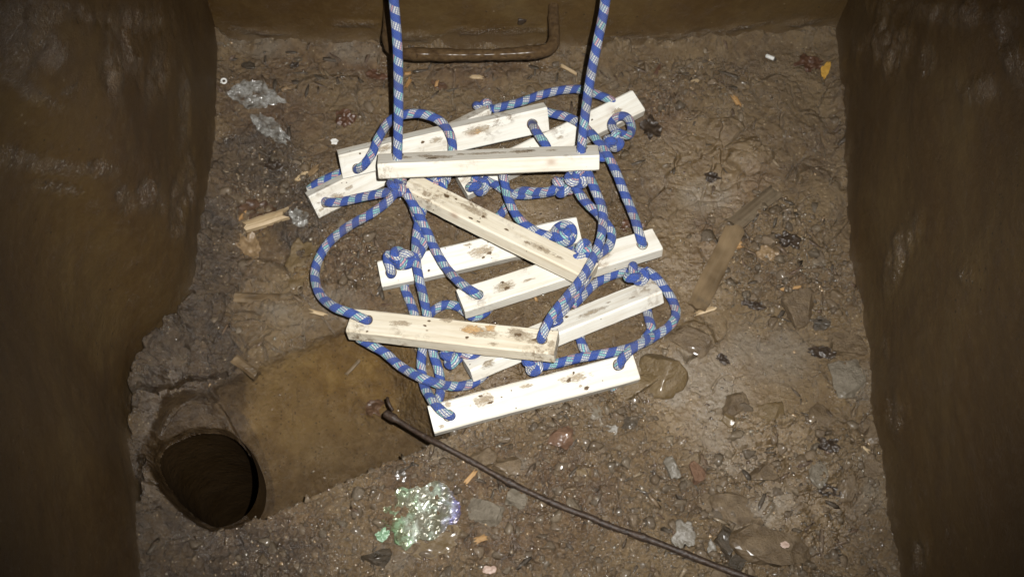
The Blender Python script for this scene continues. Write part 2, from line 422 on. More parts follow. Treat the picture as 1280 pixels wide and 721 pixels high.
def tag(o, label=None, cat=None, group=None, kind=None):
    if label: o['label'] = label
    if cat: o['category'] = cat
    if group: o['group'] = group
    if kind: o['kind'] = kind
    return o

def empty(name, loc):
    o = bpy.data.objects.new(name, None); o.empty_display_size = .05; o.location = loc
    return link(o)

def catmull(pts, step=0.004):
    P = [Vector(p) for p in pts]
    P = [P[0] * 2 - P[1]] + P + [P[-1] * 2 - P[-2]]
    out = []
    for i in range(1, len(P) - 2):
        p0, p1, p2, p3 = P[i - 1:i + 3]
        n = max(2, int((p2 - p1).length / step))
        for k in range(n):
            t = k / n
            out.append(0.5 * ((2 * p1) + (p2 - p0) * t + (2 * p0 - 5 * p1 + 4 * p2 - p3) * t * t + (3 * p1 - p0 - 3 * p2 + p3) * t ** 3))
    out.append(P[-2])
    return out

def tube(name, path, radii, mat, parent=None, seg=14, closed=False, cap=True, v0=0.0, twist=0.0):
    """swept tube with rope coordinates: u round it, v metres along it"""
    n = len(path)
    if not hasattr(radii, '__len__'): radii = [radii] * n
    V, F, UV = [], [], []
    T = [(path[min(i + 1, n - 1)] - path[max(i - 1, 0)]).normalized() for i in range(n)]
    if closed: T[0] = T[-1] = (path[1] - path[-2]).normalized()
    up = Vector((0, 0, 1)) if abs(T[0].z) < .9 else Vector((0, 1, 0))
    N = (up - T[0] * up.dot(T[0])).normalized()
    L = [v0]
    for i in range(n):
        if i:
            N = (N - T[i] * N.dot(T[i])).normalized(); L.append(L[-1] + (path[i] - path[i - 1]).length)
        B = T[i].cross(N)
        for k in range(seg):
            a = 2 * PI * k / seg
            V.append(path[i] + (N * math.cos(a) + B * math.sin(a)) * radii[i])
    for i in range(n - 1):
        for k in range(seg):
            k2 = (k + 1) % seg
            F.append((i * seg + k, i * seg + k2, (i + 1) * seg + k2, (i + 1) * seg + k))
            UV += [(k / seg, L[i]), ((k + 1) / seg, L[i]), ((k + 1) / seg, L[i + 1]), (k / seg, L[i + 1])]
    if cap and not closed:
        for i, rev in ((0, True), (n - 1, False)):
            c = len(V); V.append(path[i] + T[i] * (radii[i] * (.45 if not rev else -.45)))
            for k in range(seg):
                k2 = (k + 1) % seg
                F.append((i * seg + k2, i * seg + k, c) if rev else (i * seg + k, i * seg + k2, c))
                UV += [(0, L[i])] * 3
    return mesh(name, V, F, mat, parent, True, UV)

# ------------------------------------------------------------------ the pit floor
RES = 0.00135
gx = np.arange(-0.60, 0.62, RES); gy = np.arange(0.20, 1.22, RES)
X, Y = np.meshgrid(gx, gy)

def blobs(lst, soft=.35):
    """soft zone mask from ellipses (px, py, rx, ry, turn)"""
    m = np.zeros(X.shape)
    wx, wy = X + .018 * fbm(X, Y, 18, 3, 51), Y + .018 * fbm(X, Y, 18, 3, 77)
    for (px, py, rx, ry, a) in lst:
        c = at(px, py); s = 1 / 890.0
        ca, sa = math.cos(math.radians(a)), math.sin(math.radians(a))
        dx, dy = wx - c.x, wy - c.y
        u = (dx * ca + dy * sa) / (rx * s); v = (-dx * sa + dy * ca) / (ry * s * 1.1)
        m = np.maximum(m, 1 - sstep(1 - soft, 1 + soft * .4, np.hypot(u, v)))
    return m

gravel_zone = blobs([(560, 640, 170, 110, 0), (760, 590, 190, 120, 0), (740, 690, 420, 60, 0), (960, 560, 120, 50, -20), (1020, 640, 120, 90, 0),
                     (380, 690, 140, 55, 0), (650, 540, 70, 40, 15), (970, 330, 90, 90, 0), (860, 110, 90, 50, 0), (340, 230, 70, 60, 0), (430, 320, 60, 70, 0)])
grey_zone = blobs([(875, 490, 65, 62, 0), (905, 565, 55, 30, 0), (960, 440, 60, 40, 0), (690, 505, 70, 18, 15), (880, 245, 30, 28, 0), (330, 65, 45, 18, 0), (440, 72, 40, 16, 0),
                   (1075, 480, 24, 32, 0), (610, 640, 28, 22, 0), (540, 560, 30, 12, 25), (645, 585, 22, 12, 0), (820, 445, 30, 30, 0), (960, 640, 50, 26, 20), (1085, 620, 26, 40, 0), (720, 100, 60, 14, 0),
                   (230, 450, 16, 16, 0), (350, 395, 50, 16, 0), (420, 380, 30, 20, 0), (500, 690, 35, 26, 0)], .5) * .75
slime_zone = blobs([(230, 470, 75, 110, 0), (250, 330, 55, 110, 0), (190, 640, 60, 120, 0), (320, 200, 70, 50, 0), (380, 270, 50, 60, 0), (280, 700, 120, 40, 0)])
smooth_zone = blobs([(900, 200, 150, 130, 0), (880, 470, 110, 100, 0), (620, 300, 150, 120, 0)])
clod_zone = blobs([(870, 115, 60, 48, 0), (960, 190, 90, 110, 0), (1010, 260, 60, 70, 0), (300, 400, 90, 60, 0), (220, 450, 60, 60, 0), (420, 130, 80, 40, 0), (350, 150, 90, 60, 0), (1060, 470, 50, 60, 0), (960, 620, 120, 100, 0)])

H = 0.005 * fbm(X, Y, 5, 3, 3) + 0.0035 * fbm(X, Y, 20, 4, 9) * (1 - .4 * smooth_zone) + 0.0012 * fbm(X, Y, 90, 3, 21)
# embedded clods and crumbs, with warped cell borders
wx, wy = X + .012 * fbm(X, Y, 26, 3, 5), Y + .012 * fbm(X, Y, 26, 3, 6)
f1, f2, idn = worley(wx, wy, 17, 4)
plate = np.minimum((f2 - f1) / .16, 1)
H += clod_zone * (0.010 * sstep(0, .5, plate) * (0.35 + idn) - .004)
f1, f2, idn = worley(wx, wy, 34, 8)
H += (.35 + .65 * np.maximum(gravel_zone, slime_zone * .8)) * (1 - .7 * smooth_zone) * 0.0055 * sstep(0, .35, f2 - f1) * (idn > .45) * idn
f1, f2, idn = worley(X + .004 * fbm(X, Y, 80, 2, 15), Y + .004 * fbm(X, Y, 80, 2, 16), 78, 12)
H += (.22 + .78 * gravel_zone) * (1 - .6 * grey_zone) * 0.0045 * np.sqrt(np.clip(1 - f1 * 1.5, 0, 1)) * (idn > .3) * idn
f1, f2, idn = worley(X, Y, 170, 13)
H += (.2 + .8 * gravel_zone) * 0.0016 * np.clip(1 - f1 * 1.6, 0, 1) * (idn > .4)
rough_m = np.clip(.16 + .84 * np.maximum(gravel_zone, .8 * slime_zone) - .25 * smooth_zone, 0.08, 1) * (1 - .6 * grey_zone)
H += rough_m * .0078 * (chunks(X + .005 * fbm(X, Y, 60, 3, 305), Y + .005 * fbm(X, Y, 60, 3, 306), 52, 44) - .5)
H += rough_m * .0048 * (chunks(X + .002 * fbm(X, Y, 150, 2, 307), Y + .002 * fbm(X, Y, 150, 2, 308), 115, 45) - .5)
H += (.3 + .7 * rough_m) * 0.0011 * fbm(X, Y, 200, 2, 309)
# wet dragged folds of slime on the left
H += slime_zone * 0.004 * (1 - np.abs(fbm(X * .7, Y, 34, 4, 31)) * 2.6).clip(-.4, 1)
H += slime_zone * 0.006 * fbm(X, Y, 24, 4, 41)
H *= (1 - .35 * grey_zone)
wa, wb = X + .014 * fbm(X, Y, 22, 4, 605), Y + .014 * fbm(X, Y, 22, 4, 606)
f1, f2, idn = worley(wa, wb, 21, 64)
H -= .011 * np.exp(-((f2 - f1) / .035) ** 2) * sstep(-.05, .25, fbm(X, Y, 9, 3, 607)) * (1 - .6 * grey_zone)
# soft fillets of mud against the walls and the slumped bank on the left
LW = at_arr([(283, 20), (274, 60), (270, 190), (250, 300), (240, 360), (205, 420), (178, 450), (158, 510), (164, 560), (176, 610), (174, 721), (172, 800)])
RW = at_arr([(1044, 10), (1047, 60), (1053, 180), (1061, 300), (1076, 400), (1086, 480), (1094, 540), (1110, 620), (1126, 721), (1138, 800)])
BW = at_arr([(240, 54), (275, 55), (400, 60), (560, 62), (700, 66), (820, 62), (930, 54), (1047, 42), (1090, 40)])
dl, dr_, db = seg_dist(X, Y, LW), seg_dist(X, Y, RW), seg_dist(X, Y, BW)
nz = fbm(X, Y, 30, 4, 61)
H += 0.014 * np.exp(-(dl / .022) ** 2) * (1 + nz) + 0.010 * np.exp(-(dr_ / .012) ** 2) * (1 + nz) + 0.016 * np.exp(-(db / .016) ** 2) * (1 + 1.3 * nz)
H += 0.03 * blobs([(205, 430, 45, 45, 30), (185, 480, 30, 50, 0)], .9)
# explicit lumps of mud: (px, py, rx, ry, turn, height)
LUMPS = [(872, 118, 40, 28, -10, .012), (1000, 165, 42, 45, 0, .010), (935, 195, 34, 24, 20, .013), (905, 160, 24, 18, 0, .007), (975, 120, 35, 30, 0, .008), (1020, 240, 34, 40, 0, .009),
         (960, 270, 44, 26, 30, .006), (865, 425, 34, 26, 10, .009), (1000, 380, 26, 30, 0, .010), (320, 340, 44, 24, 0, .008), (300, 410, 38, 20, 10, .008), (360, 385, 40, 18, 0, .007),
         (230, 500, 34, 14, 20, .012), (400, 110, 40, 20, 0, .008), (455, 75, 60, 15, 0, .006), (590, 95, 70, 14, 0, .007), (640, 250, 40, 30, 0, .005), (450, 350, 34, 40, 0, .007),
         (1055, 560, 30, 34, 0, .010), (930, 625, 34, 24, 0, .009), (1050, 600, 30, 20, 0, .008), (700, 600, 30, 18, 0, .006), (560, 600, 44, 22, 20, .008), (470, 640, 40, 24, 0, .007),
         (860, 660, 30, 20, 0, .007), (900, 605, 22, 18, 0, .008), (1085, 590, 24, 34, 0, .008)]
for i, (px, py, rx, ry, a, h) in enumerate(LUMPS):
    c = at(px, py); s = 1 / 890.; ca, sa = math.cos(math.radians(a)), math.sin(math.radians(a))
    wz = .30 * fbm(X, Y, 30, 4, 100 + i)
    dx, dy = X - c.x, Y - c.y
    r = np.hypot((dx * ca + dy * sa) / (rx * s), (-dx * sa + dy * ca) / (ry * s * 1.12)) + wz
    H += h * (1 - sstep(.68, 1.0, r)) * (.75 + .25 * (1 - np.clip(r, 0, 1))) * (1 + .25 * fbm(X, Y, 60, 3, 200 + i))
# open cracks in the mud: (width mm, depth mm, points)
CRACKS = [(4.6, 26, [(240, 372), (222, 395), (205, 420), (190, 432), (176, 460), (166, 490), (160, 520), (160, 545)]), (3.2, 16, [(172, 500), (184, 494), (205, 495), (220, 488), (233, 474), (255, 473), (280, 468)]),
          (3.0, 16, [(195, 560), (194, 535), (208, 512), (226, 500), (250, 494), (284, 497)]), (1.4, 8, [(233, 474), (240, 450), (236, 430)]), (3.0, 20, [(178, 570), (176, 600), (174, 625)]),
          (1.2, 8, [(290, 372), (320, 376), (350, 377), (372, 375), (375, 350)]), (1.2, 7, [(372, 355), (400, 353), (440, 358), (455, 362)]),
          (1.3, 8, [(838, 118), (850, 135), (875, 140), (893, 150), (905, 148)]), (1.3, 8, [(938, 95), (938, 112), (950, 130), (965, 135)]), (1.2, 7, [(945, 170), (950, 185), (975, 190), (990, 196), (995, 212), (995, 232), (1020, 228)]),
          (1.2, 7, [(905, 198), (915, 208), (935, 219), (955, 215)]), (1.0, 6, [(980, 130), (1000, 155), (1015, 165), (1010, 150)]), (1.3, 8, [(983, 372), (985, 392), (998, 403), (1010, 400)]),
          (1.3, 8, [(1020, 455), (1035, 480), (1050, 495), (1080, 502)]), (1.0, 6, [(420, 108), (440, 115), (455, 105), (475, 112)]), (1.0, 5, [(715, 160), (735, 150), (750, 166)]),
          (1.4, 9, [(845, 440), (858, 452), (872, 442)]), (1.2, 6, [(640, 620), (650, 640), (690, 640)]), (1.2, 8, [(935, 675), (945, 695), (965, 708), (990, 706)]), (1.0, 6, [(300, 440), (285, 420), (292, 405), (330, 400)]),
          (1.1, 6, [(780, 160), (790, 180), (775, 198)]), (1.0, 5, [(560, 250), (575, 275), (570, 300)]), (1.0, 5, [(1030, 300), (1040, 330), (1036, 360)])]
for (w, d, pts) in CRACKS:
    dd = seg_dist(X + .003 * fbm(X, Y, 70, 3, 301), Y + .003 * fbm(X, Y, 70, 3, 302), at_arr(pts))
    H -= 2.0 * d / 1000 * np.exp(-(dd / (1.15 * w / 1000)) ** 4)
# the drainage channel: shallow on its far side, cut steeply on its near side, running down to the round drain
UP = at_arr([(262, 482), (300, 468), (360, 440), (425, 412), (490, 392), (520, 385)])
LO = at_arr([(322, 650), (372, 626), (430, 602), (500, 572), (560, 545), (620, 516)], 0.0)
CH = at_arr([(300, 560), (262, 482), (300, 467), (360, 439), (425, 411), (468, 404), (508, 418), (526, 450), (534, 490), (556, 512), (566, 541), (500, 572), (430, 602), (330, 648), (300, 640)])
ch = sdf(X + .0025 * fbm(X, Y, 60, 3, 71), Y + .0025 * fbm(X, Y, 60, 3, 72), CH)
du, dlo = seg_dist(X, Y, UP), seg_dist(X, Y, LO)
s_ = np.clip(du / (du + dlo), 0, 1)
prof = np.sqrt(np.clip(1 - (1 - np.clip(s_ / .8, 0, 1)) ** 2, 0, 1)) * (.55 + .45 * s_)
end = at_arr([(508, 415), (526, 450), (534, 490), (556, 512), (568, 541)])
dend = seg_dist(X, Y, end)
depth = .078 * prof * sstep(0, .05, dend) + .006
chm = sstep(.001, -.0025, ch)
Hch = -depth + .0015 * fbm(X, Y, 14, 4, 81) + .0009 * fbm(X, Y, 80, 3, 82) + .0007 * fbm(X, Y, 190, 2, 86) - .003 + .002 * (chunks(X, Y, 60, 88) - .4) * sstep(.0, .3, fbm(X, Y, 12, 3, 89))
# rubbish heaped in the slime
Hch += .005 * np.exp(-(seg_dist(X, Y, at_arr([(440, 500), (455, 515), (470, 520)], -.03)) / .01) ** 2) * (1 + fbm(X, Y, 90, 3, 83))
H = H * (1 - chm) + Hch * chm
# drain mouth
ZR = -.034
HOLE = smooth_poly(at_arr([(250, 533), (222, 541), (199, 556), (193, 578), (203, 603), (226, 632), (250, 651), (275, 658), (305, 645), (321, 620), (322, 590), (308, 557), (282, 537)], ZR))
FUN = smooth_poly(at_arr([(250, 492), (212, 508), (196, 540), (190, 575), (200, 612), (232, 648), (270, 668), (318, 655), (332, 610), (324, 560), (300, 510), (275, 495)], -.015))
hd = sdf(X, Y, HOLE) + .0012 * fbm(X, Y, 70, 3, 91); fd = sdf(X, Y, FUN)
tt = np.clip(hd / (hd - np.minimum(fd, -1e-4) + 1e-6), 0, 1)
infun = fd < 0
Hf = ZR + (np.minimum(H, .0) * .4 - ZR - .012) * sstep(0, 1, tt) ** .8 + .0045 * fbm(X, Y, 50, 4, 93)
bl = sstep(.0, -.006, fd)
H = np.where(infun, H * (1 - bl) + np.minimum(Hf, H + .002) * bl, H)
H = np.where(hd < 0, np.minimum(H, ZR) - .018 * sstep(0, -.003, hd), H)
keep = (hd > -.004)
keepq = keep[:-1, :-1] & keep[1:, 1:]

zones = np.stack([grey_zone * (1 - chm) * np.clip(.6 + .9 * fbm(X, Y, 40, 4, 401), 0, 1),
                  np.clip(chm * (.42 + .58 * blobs([(470, 445, 110, 60, -25), (420, 450, 60, 40, -20), (545, 500, 40, 50, 0)], .9)) * (.85 + .5 * fbm(X, Y, 20, 4, 811)) * (1 - .35 * s_) + blobs([(385, 330, 24, 36, 0), (330, 300, 26, 16, 0)], .6) * .6, 0, 1),
                  np.clip(slime_zone * (.85 + .3 * fbm(X, Y, 30, 3, 812)) + chm * np.clip(.16 + .6 * sstep(.35, .98, s_), 0, 1) + sstep(.006, -.003, hd) * 1.0 + .5 * (fd < 0), 0, 1)], -1)  # slime; channel's near side darkened as painted shade; drain lip darker
earth = blobs([(330, 150, 120, 90, 0), (420, 90, 150, 50, 0), (330, 250, 90, 90, 0), (600, 90, 120, 30, 0), (820, 140, 70, 50, 0), (560, 250, 90, 60, 0), (230, 430, 100, 150, 0), (600, 640, 160, 90, 0),
               (720, 620, 120, 70, 0), (450, 330, 80, 80, 0), (300, 690, 120, 60, 0), (930, 270, 50, 90, -30), (990, 330, 60, 50, 0)], .8) * np.clip(.7 + 1.2 * fbm(X, Y, 14, 4, 801), 0, 1)
clay = .75 * blobs([(880, 215, 100, 90, 0), (860, 330, 60, 90, 0), (880, 490, 100, 90, 0), (930, 560, 90, 50, 0), (620, 480, 120, 60, 0), (640, 270, 90, 40, 0), (1000, 640, 90, 60, 0), (260, 515, 60, 24, 0), (210, 540, 30, 80, 0)], .7)
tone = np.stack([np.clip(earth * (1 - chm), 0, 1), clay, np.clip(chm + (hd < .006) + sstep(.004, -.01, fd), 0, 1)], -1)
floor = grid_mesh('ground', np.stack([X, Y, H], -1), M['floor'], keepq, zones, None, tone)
tag(floor, 'wet brown mud floor of the pit', kind='structure')

def hz(x, y):
    i = min(max((y - gy[0]) / RES, 0), len(gy) - 2); j = min(max((x - gx[0]) / RES, 0), len(gx) - 2)
    return float(H[int(i), int(j)])
def on(px, py, up=0.0):
    p = at(px, py, 0); z = hz(p.x, p.y)
    for _ in range(3):
        p = at(px, py, z + up); z = hz(p.x, p.y)
    return Vector((p.x, p.y, z + up))

# ------------------------------------------------------------------ walls
def wall(name, base, lean, hgt, seed, out, flip=False, rough_blobs=()):
    """a wall rising from the base line; lean(i) gives sideways shift per metre of height"""
    pts = [Vector((b[0], b[1], 0)) for b in base]
    P = catmull(pts, .006)
    nx = len(P); zs = np.concatenate([np.arange(-.06, .75, .006), np.arange(.75, hgt, .03)])
    px = np.array([p.x for p in P]); py = np.array([p.y for p in P])
    arc = np.concatenate([[0], np.cumsum(np.hypot(np.diff(px), np.diff(py)))])
    A, Z = np.meshgrid(arc, zs)
    D = .005 * fbm(A, Z, 5, 3, seed) + .0008 * fbm(A, Z, 40, 3, seed + 5)
    rb = np.zeros(A.shape)
    wxx, wyy = px[None, :] + lean[0] * Z, py[None, :] + lean[1] * Z          # where the photograph shows each spot of the wall
    c_, s__ = math.cos(TILT), math.sin(TILT); dz_ = Z - CAM_H
    den = np.minimum(wyy * -s__ + dz_ * c_, -.05)
    PX = 640 + FPX * wxx / -den; PY = 360.5 - FPX * (wyy * c_ + dz_ * s__) / -den
    for (a, z, ra, rz, ang) in rough_blobs:
        ang = math.radians(ang); ca, sa = math.cos(ang), math.sin(ang)
        u = ((PX - a) * ca + (PY - z) * sa) / ra; v = (-(PX - a) * sa + (PY - z) * ca) / rz
        rb = np.maximum(rb, (den < -.06) * (1 - sstep(.35, 1.3, np.hypot(u, v) + .7 * fbm(A, Z, 22, 4, seed + 9))))
    D += rb * (.008 * fbm(A, Z, 36, 4, seed + 7) + .0035 * np.clip(fbm(A, Z * .5, 70, 3, seed + 8), -.2, 1))
    # mud curling away at the foot
    foot = np.exp(-np.clip(Z, 0, 1) / .025)
    D += foot * .006 * (fbm(A, Z, 26, 4, seed + 3) + .4)
    rb = np.maximum(rb, foot * .7)
    Pm = np.zeros(A.shape + (3,))
    lx, ly = lean
    Pm[..., 0] = px[None, :] + lx * np.clip(Z, 0, 2) + out[0] * D
    Pm[..., 1] = py[None, :] + ly * np.clip(Z, 0, 2) + out[1] * D
    Pm[..., 2] = Z
    z3 = np.stack([rb, np.clip(foot * 1.1 - .1 + .5 * fbm(A, Z, 20, 4, seed + 6) * foot, 0, 1), rb * 0], -1)
    o = grid_mesh(name, Pm, M['wall'], None, z3)
    return o

lwb = [at(*p) for p in [(285, 8), (277, 40), (272, 120), (266, 200), (251, 300), (242, 350), (218, 400), (188, 435), (170, 470), (160, 520), (165, 580), (174, 640), (174, 721), (172, 800), (170, 900)]]
wl = wall('wall', [(p.x, p.y) for p in lwb], (.04, 0), 1.9, 11, (1, 0), rough_blobs=[(30, 55, 55, 26, 20), (25, 105, 45, 14, 35), (65, 128, 30, 9, 30), (85, 115, 18, 8, -30), (50, 205, 70, 13, 12), (125, 212, 26, 12, 0), (70, 235, 30, 8, 10), (150, 70, 26, 55, 0), (180, 30, 40, 26, 0), (200, 80, 14, 50, 10), (230, 150, 8, 60, 0), (236, 215, 9, 40, 0), (196, 245, 24, 20, 0), (222, 265, 10, 40, 0), (155, 245, 12, 22, -20), (225, 395, 12, 30, 30), (10, 20, 60, 20, 0), (110, 20, 40, 10, 20)])
tag(wl, 'left mud coated side of the pit, streaked with wet slime', kind='structure')
rwb = [at(*p) for p in [(1043, 5), (1046, 50), (1050, 120), (1056, 220), (1062, 300), (1074, 380), (1084, 450), (1090, 520), (1105, 600), (1126, 721), (1140, 800), (1155, 900)]]
wr = wall('wall', [(p.x, p.y) for p in rwb], (-.03, 0), 1.9, 23, (-1, 0), rough_blobs=[(1160, 12, 110, 16, 5), (1110, 55, 40, 30, 0), (1160, 75, 14, 20, 0), (1260, 60, 12, 50, -20), (1054, 150, 6, 70, 0), (1130, 310, 14, 50, 20), (1105, 430, 6, 20, 0), (1150, 700, 14, 30, 10), (1205, 345, 12, 14, 0), (1225, 110, 26, 20, 0), (1120, 520, 14, 22, 0)])
tag(wr, 'right smooth dark brown side of the pit', kind='structure')
bwb = [at(*p) for p in [(150, 52), (275, 54), (400, 59), (560, 61), (700, 64), (820, 60), (930, 52), (1047, 41), (1160, 30)]]
wb = wall('wall', [(p.x, p.y) for p in bwb], (0, 0), 1.9, 37, (0, -1), rough_blobs=[(420, 52, 60, 4, 0), (440, 30, 26, 2.5, 0), (330, 40, 40, 3, 5), (620, 38, 60, 5, 0), (900, 40, 90, 4, -8), (1000, 30, 40, 4, -8), (790, 48, 60, 3, 0), (520, 45, 30, 6, 0)])
tag(wb, 'far side of the pit behind the iron step', kind='structure')

# ------------------------------------------------------------------ the round drain
dr = empty('drain_pipe', (*at(258, 594, ZR).to_2d(), ZR))
tag(dr, 'round muddy drain hole sinking into the floor by the left wall', 'drain')
cxy = np.mean(np.array(HOLE), 0)
nv = len(HOLE); zs = np.linspace(-.038, -1.0, 70)
Pm = np.zeros((len(zs), nv + 1, 3))
hp = np.array(HOLE + [HOLE[0]])
for i, z in enumerate(zs):
    k = .992 + .05 * min(1, i / 3)
    ang = np.linspace(0, 2 * PI, nv + 1); wob = 1 + .003 * fbm(np.cos(ang) * 1.2, np.sin(ang) * 1.2 + z * 9, 2.5, 4, 500)
    Pm[i, :, 0] = cxy[0] + (hp[:, 0] - cxy[0]) * k * wob - dr.location.x
    Pm[i, :, 1] = cxy[1] + (hp[:, 1] - cxy[1]) * k * wob - dr.location.y
    Pm[i, :, 2] = z - dr.location.z
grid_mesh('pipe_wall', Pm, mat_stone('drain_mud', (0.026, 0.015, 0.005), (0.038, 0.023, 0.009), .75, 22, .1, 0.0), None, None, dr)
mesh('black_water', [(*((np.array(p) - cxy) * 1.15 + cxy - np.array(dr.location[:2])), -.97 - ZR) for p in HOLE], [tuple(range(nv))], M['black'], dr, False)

# ------------------------------------------------------------------ rope ladder
ladder = empty('rope_ladder', at(630, 320, 0))
tag(ladder, 'rope ladder of ten pale wooden rungs and striped blue rope heaped on the mud', 'rope ladder')
LO_ = ladder.location.copy()
camp = Vector((0, 0, CAM_H))

def rung(pl, pr, zl, zr, a, mat, W=.038, T=.0225, seed=0, label=None):
    A, B = at(*pl, zl), at(*pr, zr)
    c = (A + B) / 2; ax = (B - A).normalized(); L = (B - A).length
    v = camp - c; v = (v - ax * v.dot(ax)).normalized()
    n = Quaternion(ax, -math.radians(a)) @ v          # broad side's normal
    side = n.cross(ax)
    r = random.Random(seed)
    # bevelled bar, a little uneven along its length
    xs = [-.5, -.4965, -.49] + [-.5 + .02 + i * .96 / 22 for i in range(23)] + [.49, .4965, .5]
    b = .0022
    prof0 = [(-W/2, -T/2+b), (-W/2+b, -T/2), (W/2-b, -T/2), (W/2, -T/2+b), (W/2, T/2-b), (W/2-b, T/2), (-W/2+b, T/2), (-W/2, T/2-b)]
    V, F = [], []
    sl, sr = r.uniform(-.05, .05), r.uniform(-.05, .05)
    for i, x in enumerate(xs):
        e = .972 if i in (0, len(xs) - 1) else (.99 if i in (1, len(xs) - 2) else 1)
        by, bz = .0012 * math.sin(x * 3 + seed) * (1 - 4 * x * x), 0.0
        for (y, z) in prof0:
            sk = (sl if x < 0 else sr) * y * (1 if abs(x) > .485 else 0)
            j = r.uniform(-.00018, .00018)
            V.append((x * L + sk, y * e + by + j, z * e + bz + j))
    m = len(prof0)
    for i in range(len(xs) - 1):
        for k in range(m):
            F.append((i*m+k, (i+1)*m+k, (i+1)*m+(k+1)%m, i*m+(k+1)%m))
    F.append(tuple(range(m))[::1]); F.append(tuple((len(xs)-1)*m + k for k in reversed(range(m))))
    o = mesh('rung', V, F, mat, ladder, False)
    mw = Matrix((( ax.x, side.x, n.x, c.x), (ax.y, side.y, n.y, c.y), (ax.z, side.z, n.z, c.z), (0, 0, 0, 1)))
    o.matrix_basis = Matrix.Translation(-LO_) @ mw
    if label: o['label'] = label
    return dict(o=o, c=c, ax=ax, n=n, side=side, L=L, W=W, T=T)

RU = {}
RU[3] = rung((390, 257), (613, 148), .030, .032, -24, M['pine'], seed=3)
RU[4] = rung((577, 234), (797, 129), .026, .040, 20, M['pine'], seed=4)
RU[6] = rung((475, 345), (723, 289), .026, .028, 16, M['pine'], seed=6)
RU[8] = rung((584, 461), (822, 363), .028, .030, 50, M['pine'], seed=8)
RU[9] = rung((539, 526), (794, 459), .020, .024, 11, M['pine'], seed=9)
RU[7] = rung((576, 380), (821, 303), .042, .044, 31, M['pine'], seed=7)
RU[2] = rung((425, 206), (683, 146), .066, .066, -25, M['pine'], seed=2)
RU[10] = rung((439, 405), (696, 433), .042, .078, 33, M['pine_y'], seed=10, label='yellowish rung with brown mud clots on its right half')
RU[5] = rung((511, 232), (740, 345), .072, .080, 40, M['pine_y'], W=.034, seed=5, label='yellowish rung lying slantwise across the others')
RU[1] = rung((473, 208), (748, 197), .118, .118, 66, M['pine_top'], seed=1, label='top rung with muddy brown smears, lifted by the two taut ropes')

def clot(i, px, py, rx, ry, mat, seed, turn=None, face='n', h=.0012):
    """a patch of mud stuck to the rung: rx along it, ry across it (in mm)"""
    R = RU[i]; nrm, off, side = (R['n'], R['T'] / 2, R['side']) if face == 'n' else (R['side'] * -1, R['W'] / 2, R['n'])
    p0 = at(px, py, 0); d = (p0 - camp); pc = R['c'] + nrm * off
    t = (pc - camp).dot(nrm) / d.dot(nrm); hit = camp + d * t
    o_inv = R['o'].matrix_basis.inverted(); basis = Matrix.Translation(LO_)
    N = 15; u = np.linspace(-1, 1, N); U, W_ = np.meshgrid(u, u)
    dx = U * np.sqrt(1 - W_ * W_ / 2); dy = W_ * np.sqrt(1 - U * U / 2); ang = np.arctan2(dy, dx); rd = np.hypot(dx, dy)
    k = 1.35 + .5 * fbm(np.cos(ang) * 1.2, np.sin(ang) * 1.2, 1.2, 3, seed)
    z = h * (1 - rd ** 2) * (.45 + .8 * np.abs(fbm(U * 3, W_ * 3, 1.4, 2, seed + 3))) - .0001
    V = []
    for a, b, c in zip((dx * k * rx / 1000).ravel(), (dy * k * ry / 1000).ravel(), z.ravel()):
        w = hit + R['ax'] * a + side * b + nrm * c
        V.append(o_inv @ (w - LO_))
    F = [(i_*N+j, i_*N+j+1, (i_+1)*N+j+1, (i_+1)*N+j) for i_ in range(N-1) for j in range(N-1)]
    pm = mesh('mud_patch', V, F, M[mat], R['o'])
    ea = pm.data.color_attributes.new('edge', 'FLOAT_COLOR', 'POINT'); ev = np.clip(1 - rd ** 1.6, 0, 1).ravel()
    ea.data.foreach_set('color', np.stack([ev, ev, ev, ev * 0 + 1], 1).astype(np.float32).ravel())
def mat_patch(name, c0, c1, lo, hi):
    t = NT(name); co = t.tex(); a = t.noise(co, 300, 5, .7, .4); e = t.attr('edge')
    al = t.math('MULTIPLY', t.mapr(t.math('ADD', t.noise(t.scale(co, (.5, 1, 1)), 420, 4, .7), t.math('MULTIPLY', e, .42)), lo, hi, 0, 1), 1.0, True)
    return t.out(t.ramp(a, [(.3, c0), (.7, c1)]), .6, t.bump(a, .8, .001), Specular_IOR_Level=.3, Alpha=al)
M['mud_d'] = mat_patch('dried_mud', (0.06, 0.035, 0.016), (0.16, 0.105, 0.055), .62, .74)
M['mud_l'] = mat_patch('smeared_mud', (0.28, 0.21, 0.13), (0.48, 0.40, 0.29), .58, 1.06)
M['mud_o'] = mat_patch('rusty_smear', (0.40, 0.21, 0.07), (0.56, 0.40, 0.22), .55, .85)
